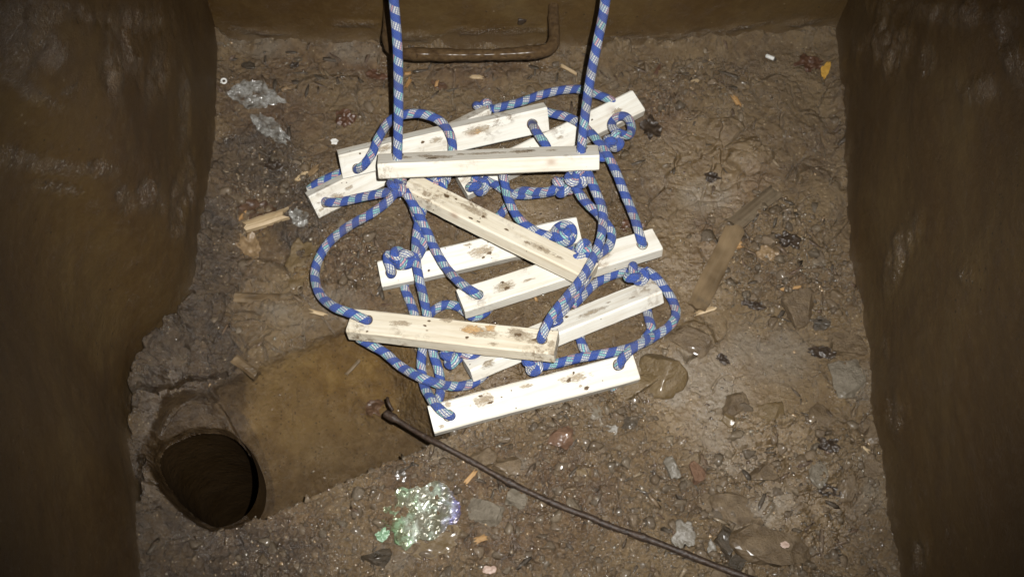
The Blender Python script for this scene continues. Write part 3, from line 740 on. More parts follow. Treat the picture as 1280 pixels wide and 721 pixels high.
CL = [(1, 532, 195, 13, 4, 'mud_l', .3), (1, 556, 197, 10, 3, 'mud_l', .3), (1, 576, 193, 8, 3, 'mud_l', .3), (1, 620, 191, 14, 3.2, 'mud_l', .3), (1, 652, 190, 12, 4, 'mud_l', .3), (1, 540, 198, 8, 2, 'mud_d', .4), (1, 662, 188, 6, 2, 'mud_d', .4), (1, 690, 188, 8, 3, 'mud_l', .3),
      (2, 545, 175, 9, 4, 'mud_l', .3), (2, 528, 178, 2.5, 2, 'mud_d', .5), (2, 597, 164, 6, 4, 'mud_o', .2), (2, 450, 192, 1.5, 1.5, 'mud_d', .6),
      (10, 592, 412, 15, 9, 'mud_o', .2), (10, 612, 410, 8, 6, 'mud_o', .3), (10, 584, 422, 2.6, 2.4, 'mud_d', 1.5), (10, 645, 414, 10, 5, 'mud_l', .8), (10, 648, 418, 6, 3.5, 'mud_d', .8), (10, 664, 427, 8, 3.5, 'mud_l', .9), (10, 668, 425, 4, 2.4, 'mud_d', .9), (10, 617, 430, 6, 2.5, 'mud_l', .7),
      (10, 531, 407, 2.4, 1.6, 'mud_d', .9), (10, 536, 401, 2.2, 1.5, 'mud_d', .9), (10, 534, 413, 2, 1.2, 'mud_l', .9), (10, 459, 414, 1.4, 1.2, 'mud_d', .9), (10, 560, 400, 10, 4, 'mud_l', .15), (10, 690, 430, 5, 6, 'mud_l', .3),
      (5, 558, 245, 5, 3, 'mud_d', .8), (5, 570, 249, 2, 1.6, 'mud_d', .8), (5, 606, 268, 5, 3.5, 'mud_l', .8), (5, 604, 271, 2.4, 2, 'mud_d', .8), (5, 589, 273, 3.5, 1.6, 'mud_d', .6), (5, 598, 277, 3, 1.6, 'mud_d', .6), (5, 633, 287, 3, 1.8, 'mud_d', .6), (5, 660, 304, 5, 2.2, 'mud_l', .4), (5, 700, 322, 6, 2.2, 'mud_l', .4), (5, 676, 310, 3, 1.2, 'mud_d', .4),
      (6, 610, 313, 7, 4.5, 'mud_l', .4), (6, 612, 316, 3.6, 2.4, 'mud_d', .6), (6, 604, 322, 2.6, 1.6, 'mud_d', .6), (6, 585, 306, 6, 2, 'mud_l', .4), (6, 536, 338, 1.5, 1.4, 'mud_d', .9),
      (7, 632, 357, 7, 4.5, 'mud_l', .5), (7, 634, 360, 4, 2.6, 'mud_d', .6), (7, 628, 353, 2.5, 2, 'mud_d', .6), (7, 700, 333, 2, 1.4, 'mud_d', .6), (7, 660, 350, 10, 2, 'mud_l', .2),
      (8, 760, 378, 4, 2, 'mud_l', .3), (8, 708, 396, 2.2, 2, 'mud_d', .9), (8, 790, 372, 5, 2, 'mud_l', .25), (8, 610, 452, 8, 3, 'mud_l', .2),
      (9, 608, 498, 8, 4, 'mud_l', .3), (9, 613, 503, 4, 1.6, 'mud_d', .3), (9, 601, 495, 3, 1.4, 'mud_d', .4), (9, 627, 496, 1.2, 1, 'mud_d', .3), (9, 711, 475, 3.2, 2.8, 'mud_d', 2.4), (9, 717, 466, 1.8, 1.6, 'mud_d', 1.5), (9, 733, 485, 4, 2.6, 'mud_d', 1.6), (9, 726, 482, 2.6, 2, 'mud_l', 1.2), (9, 560, 505, 5, 4, 'mud_l', .2), (9, 660, 482, 12, 3, 'mud_l', .12), (9, 552, 533, 4, 3, 'mud_l', .3),
      (3, 402, 262, 5, 3, 'mud_l', .2), (3, 436, 235, 6, 3, 'mud_l', .2), (4, 740, 150, 2, 1.6, 'mud_d', .5), (4, 700, 172, 6, 2, 'mud_l', .2)]
CL += [(1, 505, 197, 10, 4, 'mud_l', .2), (1, 600, 192, 16, 4, 'mud_l', .2), (1, 545, 196, 22, 5, 'mud_l', .2), (1, 655, 189, 20, 5, 'mud_l', .2), (2, 600, 162, 22, 6, 'mud_l', .15), (2, 480, 186, 14, 5, 'mud_l', .15), (10, 650, 418, 20, 8, 'mud_l', .2), (10, 600, 415, 24, 9, 'mud_l', .15), (10, 500, 404, 14, 5, 'mud_l', .12),
       (5, 590, 262, 26, 5, 'mud_l', .15), (5, 680, 312, 24, 5, 'mud_l', .15), (6, 600, 314, 18, 7, 'mud_l', .15), (6, 690, 292, 12, 6, 'mud_l', .15), (7, 630, 358, 16, 8, 'mud_l', .15), (7, 750, 322, 16, 5, 'mud_l', .12), (9, 605, 500, 18, 9, 'mud_l', .15), (9, 720, 472, 24, 6, 'mud_l', .12), (8, 740, 390, 22, 5, 'mud_l', .12), (8, 610, 455, 10, 6, 'mud_l', .15), (3, 420, 248, 12, 7, 'mud_l', .15), (4, 770, 140, 10, 5, 'mud_l', .12)]
for k_, (i, px, py, rx, ry, m, h) in enumerate(CL): clot(i, px, py, rx, ry, m, 700 + k_, h=h / 1000. + .0003)

RR = .0065
_ropev = [0.0]
def rope(pts, r=RR, name='rope', step=.003):
    P = [at(x, y, z / 1000.) - LO_ for (x, y, z) in pts]
    path = catmull(P, step)
    _ropev[0] += .37
    rr = [r * (1 + .02 * math.sin(i * .9) + .015 * math.sin(i * 2.3)) for i in range(len(path))]
    return tube(name, path, rr, M['rope'], ladder, 14, v0=_ropev[0] * .1)

# the two taut ropes, up the far side and out of the pit
def taut(pts, tail):
    P = [at(x, y, z / 1000.) - LO_ for (x, y, z) in pts]
    for t in tail: P.append(Vector(t) - LO_)
    path = catmull(P, .004); _ropev[0] += .41
    tube('rope', path, RR, M['rope'], ladder, 14, v0=_ropev[0])
pa, pb = at(492, -2, 285), at(757, -2, 285)
ya = at(492, -2, .285); yb = at(757, -2, .285)
taut([(498, 228, 100), (497, 208, 118), (497, 192, 136), (498, 150, 168), (498, 108, 202), (497, 60, 242), (492, -2, 292)], [(ya.x + .0, ya.y + .03, .40), (ya.x + .01, ya.y + .05, .6), (ya.x + .02, ya.y + .06, 1.3), (ya.x + .02, ya.y + .06, 2.2)])
taut([(722, 216, 100), (726, 200, 118), (727, 183, 136), (733, 132, 175), (739, 92, 208), (747, 52, 245), (757, -2, 292)], [(yb.x + .0, yb.y + .03, .40), (yb.x - .01, yb.y + .05, .6), (yb.x - .02, yb.y + .06, 1.3), (yb.x - .02, yb.y + .06, 2.2)])

# strands lying in the heap: (px, py, height in mm)
ROPES = [
 [(505, 236, 86), (486, 240, 84), (455, 246, 66), (428, 252, 54), (412, 253, 49), (404, 251, 30)],
 [(498, 236, 92), (484, 252, 88), (464, 267, 78), (434, 284, 62), (408, 307, 50), (394, 338, 44), (399, 366, 50), (417, 383, 62), (440, 392, 68), (456, 399, 62), (462, 402, 46)],
 [(566, 192, 84), (564, 172, 96), (552, 153, 104), (530, 143, 106), (508, 143, 106), (488, 151, 106), (474, 171, 100), (465, 192, 90), (455, 206, 84), (448, 211, 72), (446, 212, 58)],
 [(506, 238, 84), (520, 262, 74), (532, 286, 66), (544, 312, 60), (558, 335, 60), (575, 353, 66), (590, 364, 68), (597, 368, 60), (600, 370, 44)],
 [(534, 246, 60), (527, 266, 62), (521, 292, 60), (520, 322, 58), (524, 348, 56), (529, 370, 48), (534, 398, 30), (532, 430, 26)],
 [(512, 246, 70), (520, 268, 62), (530, 296, 58), (527, 312, 56), (517, 326, 58), (505, 331, 56), (493, 322, 62), (486, 318, 60), (484, 324, 56), (488, 335, 52), (489, 344, 38)],
 [(504, 352, 12), (507, 364, 12), (513, 378, 14), (519, 396, 16), (526, 425, 20)],
 [(534, 396, 20), (542, 388, 18), (556, 381, 14), (572, 383, 12), (583, 391, 10), (592, 396, 10), (604, 392, 12), (612, 384, 14)],
 [(448, 422, 20), (462, 430, 20), (480, 440, 20), (500, 457, 20), (522, 470, 34), (540, 477, 38), (560, 482, 20), (580, 482, 14), (594, 477, 12), (606, 467, 12), (612, 458, 12)],
 [(530, 424, 30), (527, 446, 26), (527, 464, 20), (531, 484, 20), (541, 501, 36), (553, 514, 42), (562, 519, 36), (565, 520, 20)],
 [(538, 425, 26), (543, 446, 24), (548, 462, 22), (551, 482, 14), (548, 500, 18), (540, 508, 10)],
 [(616, 137, 34), (630, 133, 34), (650, 128, 34), (676, 119, 34), (702, 113, 36), (726, 112, 40), (748, 119, 48), (764, 126, 48), (776, 136, 38)],
 [(676, 138, 58), (690, 142, 58), (708, 146, 60), (724, 154, 66), (741, 169, 72), (757, 190, 76), (770, 215, 76), (782, 245, 72), (793, 272, 68), (800, 295, 66), (803, 305, 56), (804, 310, 42)],
 [(664, 152, 60), (667, 158, 86), (674, 170, 92), (682, 181, 92), (688, 196, 84)],
 [(628, 214, 80), (631, 230, 72), (636, 250, 62), (647, 271, 56), (664, 286, 54), (682, 294, 54), (700, 297, 54)],
 [(640, 246, 20), (634, 257, 16), (626, 268, 12), (616, 280, 10)],
 [(702, 236, 62), (688, 240, 48), (668, 243, 40), (648, 244, 34), (634, 240, 32), (618, 230, 32), (604, 224, 34)],
 [(704, 226, 54), (690, 238, 58), (672, 240, 48), (652, 239, 40), (640, 246, 24)],
 [(734, 214, 98), (744, 238, 96), (753, 262, 94), (753, 286, 94), (748, 308, 96), (738, 330, 98), (726, 350, 100), (708, 372, 100), (692, 392, 102), (682, 410, 102), (677, 422, 92), (676, 428, 72)],
 [(716, 228, 78), (730, 250, 74), (750, 270, 76), (764, 290, 78), (761, 308, 78), (748, 318, 84), (738, 332, 82), (730, 352, 84), (716, 372, 80), (704, 388, 74), (694, 398, 62), (690, 404, 44)],
 [(752, 200, 70), (756, 186, 72), (764, 172, 74)],
 [(797, 338, 26), (780, 340, 22), (760, 346, 18), (742, 356, 18), (728, 370, 20), (716, 382, 20)],
 [(806, 338, 44), (818, 345, 40), (830, 359, 30), (841, 376, 22), (845, 392, 20), (838, 406, 24), (822, 418, 30), (800, 430, 36), (776, 438, 36), (748, 443, 34), (720, 448, 30), (696, 454, 28), (676, 457, 30), (664, 455, 30)],
 [(808, 384, 12), (811, 398, 14), (814, 412, 18), (806, 424, 16)],
 [(822, 417, 24), (804, 427, 46), (790, 436, 50), (780, 446, 48), (774, 455, 42), (772, 458, 22)],
 [(724, 414, 12), (726, 426, 14), (731, 438, 16), (736, 446, 12)],
 [(760, 474, 12), (764, 480, 10), (768, 486, 6)],
 [(386, 238, 12), (396, 230, 14), (408, 224, 16), (424, 217, 18), (440, 212, 18)],
 [(694, 312, 14), (706, 314, 14), (718, 312, 16)],
 [(596, 444, 24), (582, 438, 34), (566, 437, 34), (548, 430, 30)],
 [(604, 441, 26), (590, 443, 40), (575, 441, 38)],
 [(700, 398, 56), (694, 402, 58), (690, 398, 58), (696, 386, 60)],
]
for p in ROPES: rope(p)

M['hole'] = mat_plain('hole_shadowed_wood', (0.09, 0.06, 0.035), (0.14, 0.1, 0.06), .8, 200, .3, .1)  # dark ring colour paints the shade in the gap round each rope
for (i, px, py) in [(3, 408, 253), (10, 459, 400), (10, 677, 424), (2, 447, 211), (2, 665, 155), (7, 597, 368), (7, 803, 306), (9, 561, 519), (9, 773, 456), (6, 489, 341), (1, 497, 194), (1, 727, 185)]:
    R = RU[i]; d = at(px, py, 0) - camp; pc = R['c'] + R['n'] * (R['T'] / 2 + .0002)
    hit = camp + d * ((pc - camp).dot(R['n']) / d.dot(R['n'])); inv = R['o'].matrix_basis.inverted()
    V = []
    for rr_, zz in ((.0080, 0.), (.0066, .0001), (.0060, -.003)):
        for k_ in range(20):
            a = 2 * PI * k_ / 20
            V.append(inv @ (hit + (R['ax'] * math.cos(a) + R['side'] * math.sin(a)) * rr_ * (1 + .05 * math.sin(3 * a + i)) + R['n'] * zz - LO_))
    F = [(q_ * 20 + k_, q_ * 20 + (k_ + 1) % 20, (q_ + 1) * 20 + (k_ + 1) % 20, (q_ + 1) * 20 + k_) for q_ in range(2) for k_ in range(20)]
    mesh('hole_rim', V, F, M['hole'], R['o'])

def knot(px, py, z, R, tilt=(0, 0, 0), flat=.8, r=RR, sx=1, kind='trefoil'):
    """an overhand knot pulled up: a closed trefoil of rope"""
    c = at(px, py, z / 1000.) - LO_
    E = (Matrix.Rotation(tilt[2], 3, 'Z') @ Matrix.Rotation(tilt[0], 3, 'X') @ Matrix.Rotation(tilt[1], 3, 'Y'))
    P = []
    N = 72
    for i in range(N + 1):
        t = 2 * PI * i / N
        if kind == 'trefoil':
            v = Vector(((math.sin(t) + 1.75 * math.sin(2 * t)) / 2.6 * R * sx, (math.cos(t) - 1.75 * math.cos(2 * t)) / 2.6 * R, -math.sin(3 * t) * r * flat))
        else:
            v = Vector((math.cos(t) * R * sx, math.sin(t) * R, math.sin(2 * t) * r * .5))
        P.append(c + E @ v)
    _ropev[0] += .13
    return tube('knot', P, r, M['rope'], ladder, 14, closed=True, v0=_ropev[0])

knot(497, 232, 92, .009, (.6, .2, .3))
knot(722, 222, 92, .0105, (.7, -.2, .8), sx=1.25)
knot(705, 233, 62, .0125, (.2, .2, 1.9))
knot(548, 228, 60, .0115, (.3, -.3, .4), sx=1.2)
knot(597, 231, 44, .011, (.2, .4, 1.1), sx=1.25)
knot(604, 136, 30, .0105, (.2, .3, .2))
knot(502, 322, 60, .010, (.5, .1, -.4), sx=1.2)
knot(705, 292, 54, .0125, (.15, .1, 0), kind='ring')
knot(706, 294, 52, .006, (.9, .1, .5))
knot(778, 158, 68, .0155, (.2, .2, .5), kind='ring', sx=.95)
knot(768, 176, 72, .0095, (.3, .2, .5))
knot(728, 316, 82, .0105, (.2, -.3, .9), sx=1.3)
knot(795, 343, 54, .0125, (.3, .2, 1.2), sx=.9)
knot(565, 446, 30, .0115, (.2, .1, 2.2), sx=.9)
knot(667, 455, 34, .0095, (.2, .3, .2), sx=1.1)

# ------------------------------------------------------------------ iron step on the far wall
st = empty('iron_step', at(590, 66, .10))
tag(st, 'muddy bent iron step sticking out of the far wall above the mud', 'step iron')
ypad = at(600, 58, 0).y + .03
q = lambda x, y, z: at(x, y, z)
zb = .105
bar = [q(484, 30, zb), q(484, 48, zb), q(489, 61, zb), q(502, 67, zb), q(530, 68, zb), q(580, 69, zb), q(630, 68, zb), q(672, 65, zb), q(688, 60, zb), q(693, 48, zb), q(692, 25, zb)]
bar = [Vector((bar[0].x, ypad, zb))] + bar + [Vector((bar[-1].x, ypad, zb))]
path = catmull(bar, .005)
rad = [.0090 * (1 + .10 * math.sin(i * .23) + .05 * math.sin(i * .83 + 1) + .07 * random.uniform(-1, 1)) for i in range(len(path))]
nb = len(path)
rad = [r * (.72 if i < nb * .2 else 1.0) for i, r in enumerate(rad)]
o = tube('bent_bar', [p - st.location for p in path], rad, M['iron'], st, 14)

# ------------------------------------------------------------------ stick
sp_ = [(481, 516, 12), (490, 521, 12), (530, 545, 18), (552, 556, 22), (580, 571, 20), (640, 604, 16), (700, 632, 14), (735, 645, 13), (760, 656, 13), (820, 677, 12), (880, 701, 11), (940, 724, 12), (1010, 752, 14)]
P = [Vector((*at(x, y, z / 1000.).to_2d(), z / 1000.)) for x, y, z in sp_]
path = catmull(P, .005)
rad = []
for i, p in enumerate(path):
    f = i / len(path); r = .0036 + .0008 * f + .0003 * math.sin(i * .55)
    if i < 4: r = .0052 + .0003 * i
    if i in (36, 37, 70, 71, 98): r *= 1.25
    rad.append(r)
stk = tube('stick', path, rad, M['bark'], None, 10)
tag(stk, 'long thin dark stick lying slantwise below the ladder', 'stick')
tw = tube('stick', catmull([at(484, 497, .012), at(486, 504, .014), at(491, 513, .01)], .003), .0022, M['bark'], None, 8)
tag(tw, 'tiny dark twig beside the upper end of the long stick', 'twig')

# ------------------------------------------------------------------ stones
def stone_mesh(sx, sy, sz, seed, sharp=.25, sub=3):
    import bmesh
    bm = bmesh.new(); bmesh.ops.create_icosphere(bm, subdivisions=sub, radius=1)
    r = random.Random(seed)
    planes = [(Vector((r.gauss(0, 1), r.gauss(0, 1), r.gauss(0, .5))).normalized(), r.uniform(.45, .8)) for _ in range(8)]
    planes += [(Vector((r.gauss(0, .25), r.gauss(0, .25), 1)).normalized(), r.uniform(.4, .6)), (Vector((r.gauss(0, .6), r.gauss(0, .6), 1)).normalized(), r.uniform(.5, .7))]
    from mathutils import noise
    off = Vector((seed * 3.1, seed * 1.7, 0))
    for v in bm.verts:
        p = v.co.copy()
        for n, d in planes:
            k = p.dot(n) - d
            if k > 0: p -= n * k
        p *= 1.25 * (1 + .16 * noise.noise(p * 1.9 + off) + .07 * noise.noise(p * 5 + off))
        v.co = Vector((p.x * sx, p.y * sy, p.z * sz))
    V = [v.co.copy() for v in bm.verts]; F = [[v.index for v in f.verts] for f in bm.faces]
    bm.free(); return V, F

STONES = [  # px, py, rx, ry, height mm, turn, material, label
 (965, 682, 34, 25, 16, 10, 'stone', 'big muddy stone with a pale chip near the bottom right'),
 (700, 546, 15, 11, 8, -30, 'brick', 'reddish brick chip lying under the lowest rung'),
 (965, 518, 14, 13, 11, 0, 'clay', 'rounded ochre stone alone on the smooth grey mud at the right'),
 (917, 506, 13, 14, 10, 0, 'stone', 'muddy lump between the ochre stone and the lowest rung'),
 (912, 525, 9, 6, 7, 20, 'clay', 'small ochre pebble touching the muddy lump at the right'),
 (958, 592, 15, 11, 9, 15, 'stone', 'brown stone on the grey silt above the big muddy stone'),
 (888, 630, 13, 17, 10, -20, 'stone', 'upright brown stone left of the cluster above the stick end'),
 (918, 630, 20, 16, 11, 0, 'stone', 'round brown stone right next to the upright one above the stick end'),
 (946, 648, 11, 13, 9, 0, 'stone', 'brown stone touching the top left of the big muddy stone'),
 (927, 690, 14, 17, 11, 30, 'dark_stone', 'dark stone squeezed between the stick end and the big muddy stone'),
 (905, 675, 10, 15, 8, 0, 'dark_stone', 'dark narrow stone just above the stick end'),
 (1060, 475, 27, 24, 9, -15, 'grey_stone', 'flat grey stone slab against the right wall'),
 (1060, 432, 30, 14, 12, 8, 'stone', 'reddish brown stone leaning on the right wall above the grey slab'),
 (1098, 588, 20, 12, 9, 0, 'stone', 'brown stone at the foot of the right wall near the bottom'),
 (1000, 385, 17, 21, 9, 10, 'stone', 'flat polygonal stone left of the dark pebble at the right'),
 (1023, 402, 12, 9, 8, 35, 'dark_stone', 'dark blue grey pebble beside the flat polygonal stone'),
 (825, 468, 27, 20, 20, -25, 'clay', 'smooth ochre clay lump with a slit beside the lowest rung end'),
 (792, 482, 24, 12, 10, -15, 'clay', 'low ochre clay smear next to the lowest rung end'),
 (866, 424, 24, 17, 10, 20, 'stone', 'flat mud stone below the lower end of the buried plank'),
 (750, 515, 14, 16, 9, 0, 'grey_stone', 'rough grey stone just below the lowest rung'),
 (783, 527, 9, 8, 6, 0, 'dark_stone', 'dark grey pebble above the pale foil scrap'),
 (728, 590, 11, 8, 8, 0, 'clay', 'olive pebble above the middle of the stick'),
 (607, 640, 20, 17, 9, 0, 'grey_stone', 'flat grey stone to the right of the shiny film'),
 (645, 622, 13, 12, 8, 20, 'grey_stone', 'angular grey stone just under the stick'),
 (600, 575, 14, 12, 9, 0, 'stone', 'brown stone above the stick near its upper end'),
 (633, 585, 16, 12, 9, 30, 'stone', 'brown stone above the stick, further right of its upper end'),
 (472, 700, 14, 9, 11, 0, 'dark_stone', 'dark rounded stone at the bottom left of the shiny film'),
 (498, 595, 9, 7, 8, 0, 'dark_stone', 'small dark pebble on the bank above the shiny film'),
 (1062, 612, 18, 9, 8, -60, 'stone', 'narrow brown stone near the foot of the right wall'),
 (1095, 545, 16, 10, 8, -50, 'stone', 'brown stone at the foot of the right wall below the grey slab'),
 (1028, 525, 16, 14, 8, 0, 'stone', 'buried brown stone between grey slab and ochre stone'),
 (838, 580, 9, 12, 6, -25, 'silver', 'pale silvery scrap standing in the gravel'),
 (770, 535, 13, 8, 5, 0, 'silver', 'pale foil scrap below the lowest rung'),
 (1020, 592, 14, 9, 8, 80, 'grey_stone', 'pale upright stone below the dark twigs at the right'),
 (872, 590, 10, 12, 8, 0, 'brick', 'dull reddish chip above the gravel at the right'),
 (310, 82, 9, 6, 6, 0, 'dark_stone', 'dark pebble near the far left corner'),
]
for i, (px, py, rx, ry, h, a, m, lab) in enumerate(STONES):
    s = 1 / 890.
    V, F = stone_mesh(rx * s * 1.15, ry * s * 1.25, h / 1000. * 1.15, i + 1, sub=4)
    p = on(px, py, h / 1000. * .02)
    o = mesh('foil_scrap' if m == 'silver' else ('clay_lump' if m == 'clay' and rx > 20 else 'stone'), V, F, M[m], None, m == 'clay'); o.location = p; o.rotation_euler = (random.uniform(-.15, .15), random.uniform(-.15, .15), math.radians(-a))
    tag(o, lab, 'scrap' if m == 'silver' else ('clay' if m == 'clay' and rx > 20 else 'stone'), None if m == 'silver' or (m == 'clay' and rx > 20) else 'loose stones lying in the mud')

# ------------------------------------------------------------------ gravel (nobody could count it)
def scatter(name, n, prob, smin, smax, mat, seed, tints, flat=(.5, .9), elong=1.0, sink=-.05, power=2.6):
    r = np.random.default_rng(seed)
    bases = []
    for k in range(6):
        V, F = stone_mesh(1, 1, 1, 900 + k, sub=2 if smax > .006 else 1)
        bases.append((np.array([tuple(v) for v in V]), np.array(F)))
    VV, FF, TT = [], [], []; base = 0; cnt = 0; tries = 0
    while cnt < n and tries < n * 30:
        tries += 1
        x, y = r.uniform(-.47, .5), r.uniform(.25, 1.14)
        i, j = int((y - gy[0]) / RES), int((x - gx[0]) / RES)
        if r.random() > prob[i, j] * noscat[i, j]: continue
        sz = smin + (smax - smin) * r.random() ** power
        V, F = bases[r.integers(6)]
        S = np.array([sz * r.uniform(.8, 1.3) * elong, sz * r.uniform(.6, 1), sz * r.uniform(*flat)])
        q_ = Quaternion((r.normal(), r.normal(), r.normal() * .5 + .01), r.uniform(0, .7)).to_matrix() @ Matrix.Rotation(r.uniform(0, 6.28), 3, 'Z')
        P = (V * S) @ np.array(q_).T + np.array([x, y, H[i, j] + S[2] * sink])
        VV.append(P); FF.append(F + base); base += len(P); cnt += 1
        TT.append(np.tile(np.array(tints[r.integers(len(tints))]) * r.uniform(.45, 1.45), (len(P), 1)))
    VV, FF, TT = np.concatenate(VV), np.concatenate(FF), np.concatenate(TT)
    me = bpy.data.meshes.new(name)
    me.vertices.add(len(VV)); me.vertices.foreach_set('co', VV.astype(np.float32).ravel())
    me.loops.add(FF.size); me.loops.foreach_set('vertex_index', FF.ravel().astype(np.int32))
    me.polygons.add(len(FF)); me.polygons.foreach_set('loop_start', (np.arange(len(FF)) * 3).astype(np.int32))
    me.polygons.foreach_set('loop_total', np.full(len(FF), 3, np.int32))
    me.update(calc_edges=True)
    a = me.color_attributes.new('tint', 'FLOAT_COLOR', 'POINT')
    a.data.foreach_set('color', np.concatenate([TT, np.ones((len(TT), 1))], 1).astype(np.float32).ravel())
    me.materials.append(mat); me.validate()
    return link(bpy.data.objects.new(name, me))

noscat = 1 - blobs([(525, 645, 46, 42, 0), (320, 120, 34, 16, 0), (335, 160, 24, 10, 40), (855, 668, 14, 14, 0), (838, 580, 10, 12, 0), (890, 685, 6, 9, 0), (825, 468, 26, 20, 0), (965, 682, 30, 22, 0)], .3) 
off_ch = np.clip(1 - chm - (fd < 0), 0, 1)
clear = (dl > .012) & (X > -.46)
pr = off_ch * np.clip(.05 + .95 * gravel_zone - .8 * grey_zone, 0.02, 1) * (1 - .5 * slime_zone)
MUDT = [(.125, .082, .042), (.15, .10, .054), (.105, .065, .03), (.17, .125, .075), (.115, .072, .031)]
g1 = scatter('gravel', 1400, pr, .0024, .0105, M['gravel'], 3, MUDT)
tag(g1, 'mud coated gravel spread over the pit floor', 'gravel', kind='stuff')
pr2 = np.maximum(off_ch, .025 * chm * (fd > 0) / np.clip(.16 + .8 * gravel_zone, .1, 1)) * np.clip(.16 + .8 * gravel_zone, 0, 1)
g2 = scatter('grit', 7000, pr2, .0009, .0034, M['grit'], 5, MUDT + [(.25, .22, .17), (.04, .028, .018), (.06, .03, .018), (.3, .2, .1)], (.5, .9))
tag(g2, 'fine grit and crumbs scattered in the mud', 'grit', kind='stuff')
pr3 = off_ch * np.clip(.12 + blobs([(420, 100, 200, 60, 0), (340, 240, 80, 90, 0), (980, 330, 80, 90, 0), (640, 90, 200, 30, 0), (850, 110, 90, 50, 0), (600, 560, 120, 80, 0), (460, 330, 60, 60, 0), (900, 640, 200, 80, 0)]), 0, 1)
g3 = scatter('litter_and_shade_bits', 1100, pr3, .0011, .0046, M['gravel'], 8, [(.03, .018, .01), (.02, .012, .008), (.015, .01, .008), (.06, .03, .014), (.03, .02, .012), (.2, .12, .05), (.12, .065, .03), (.09, .04, .02), (.26, .19, .11)], (.22, .4), elong=3.4, sink=.8)  # litter, plus extra dark bits standing in for shade in the crevices
tag(g3, 'tiny bits of bark and plant litter in the mud, with dark bits for crevice shade', 'litter', kind='stuff')

# ------------------------------------------------------------------ planks and splinters
def plank(name, p0, p1, w, t, mat, seed, up=.002, z0=None, z1=None, ends=.12, label=None, cat=None, group=None):
    A = on(*p0, up) if z0 is None else at(*p0, z0); B = on(*p1, up) if z1 is None else at(*p1, z1)
    ax = (B - A).normalized(); L = (B - A).length
    side = Vector((0, 0, 1)).cross(ax).normalized(); n = ax.cross(side)
    r = random.Random(seed); V, F = [], []
    N = 16; w /= 890.; 
    # jagged split ends, worn sides
    e0 = [r.uniform(0, ends) * w * 2 for _ in range(5)]; e1 = [r.uniform(0, ends) * w * 2 for _ in range(5)]
    for i in range(N + 1):
        f = i / N
        for k in range(5):
            y = (k / 4 - .5) * w * (1 + .05 * math.sin(f * 9 + seed) + r.uniform(-.03, .03))
            x = -L / 2 + f * L + e0[k] * (1 - f) ** 6 - e1[k] * f ** 6
            bow = .0012 * math.sin(f * 3 + seed)
            V.append((x, y, t / 2 + bow - (0.25 * t if k in (0, 4) else 0) + r.uniform(-.03, .03) * t))
            V.append((x, y, -t / 2 + bow))
    idx = lambda i, k, b: (i * 5 + k) * 2 + b
    for i in range(N):
        for k in range(4):
            F.append((idx(i, k, 0), idx(i + 1, k, 0), idx(i + 1, k + 1, 0), idx(i, k + 1, 0)))
            F.append((idx(i, k, 1), idx(i, k + 1, 1), idx(i + 1, k + 1, 1), idx(i + 1, k, 1)))
        F.append((idx(i, 0, 1), idx(i + 1, 0, 1), idx(i + 1, 0, 0), idx(i, 0, 0)))
        F.append((idx(i, 4, 0), idx(i + 1, 4, 0), idx(i + 1, 4, 1), idx(i, 4, 1)))
    for k in range(4):
        F.append((idx(0, k, 0), idx(0, k + 1, 0), idx(0, k + 1, 1), idx(0, k, 1)))
        F.append((idx(N, k, 0), idx(N, k, 1), idx(N, k + 1, 1), idx(N, k + 1, 0)))
    o = mesh(name, V, F, mat, None, False)
    c = (A + B) / 2
    o.matrix_basis = Matrix(((ax.x, side.x, n.x, c.x), (ax.y, side.y, n.y, c.y), (ax.z, side.z, n.z, c.z), (0, 0, 0, 1)))
    return tag(o, label, cat, group)

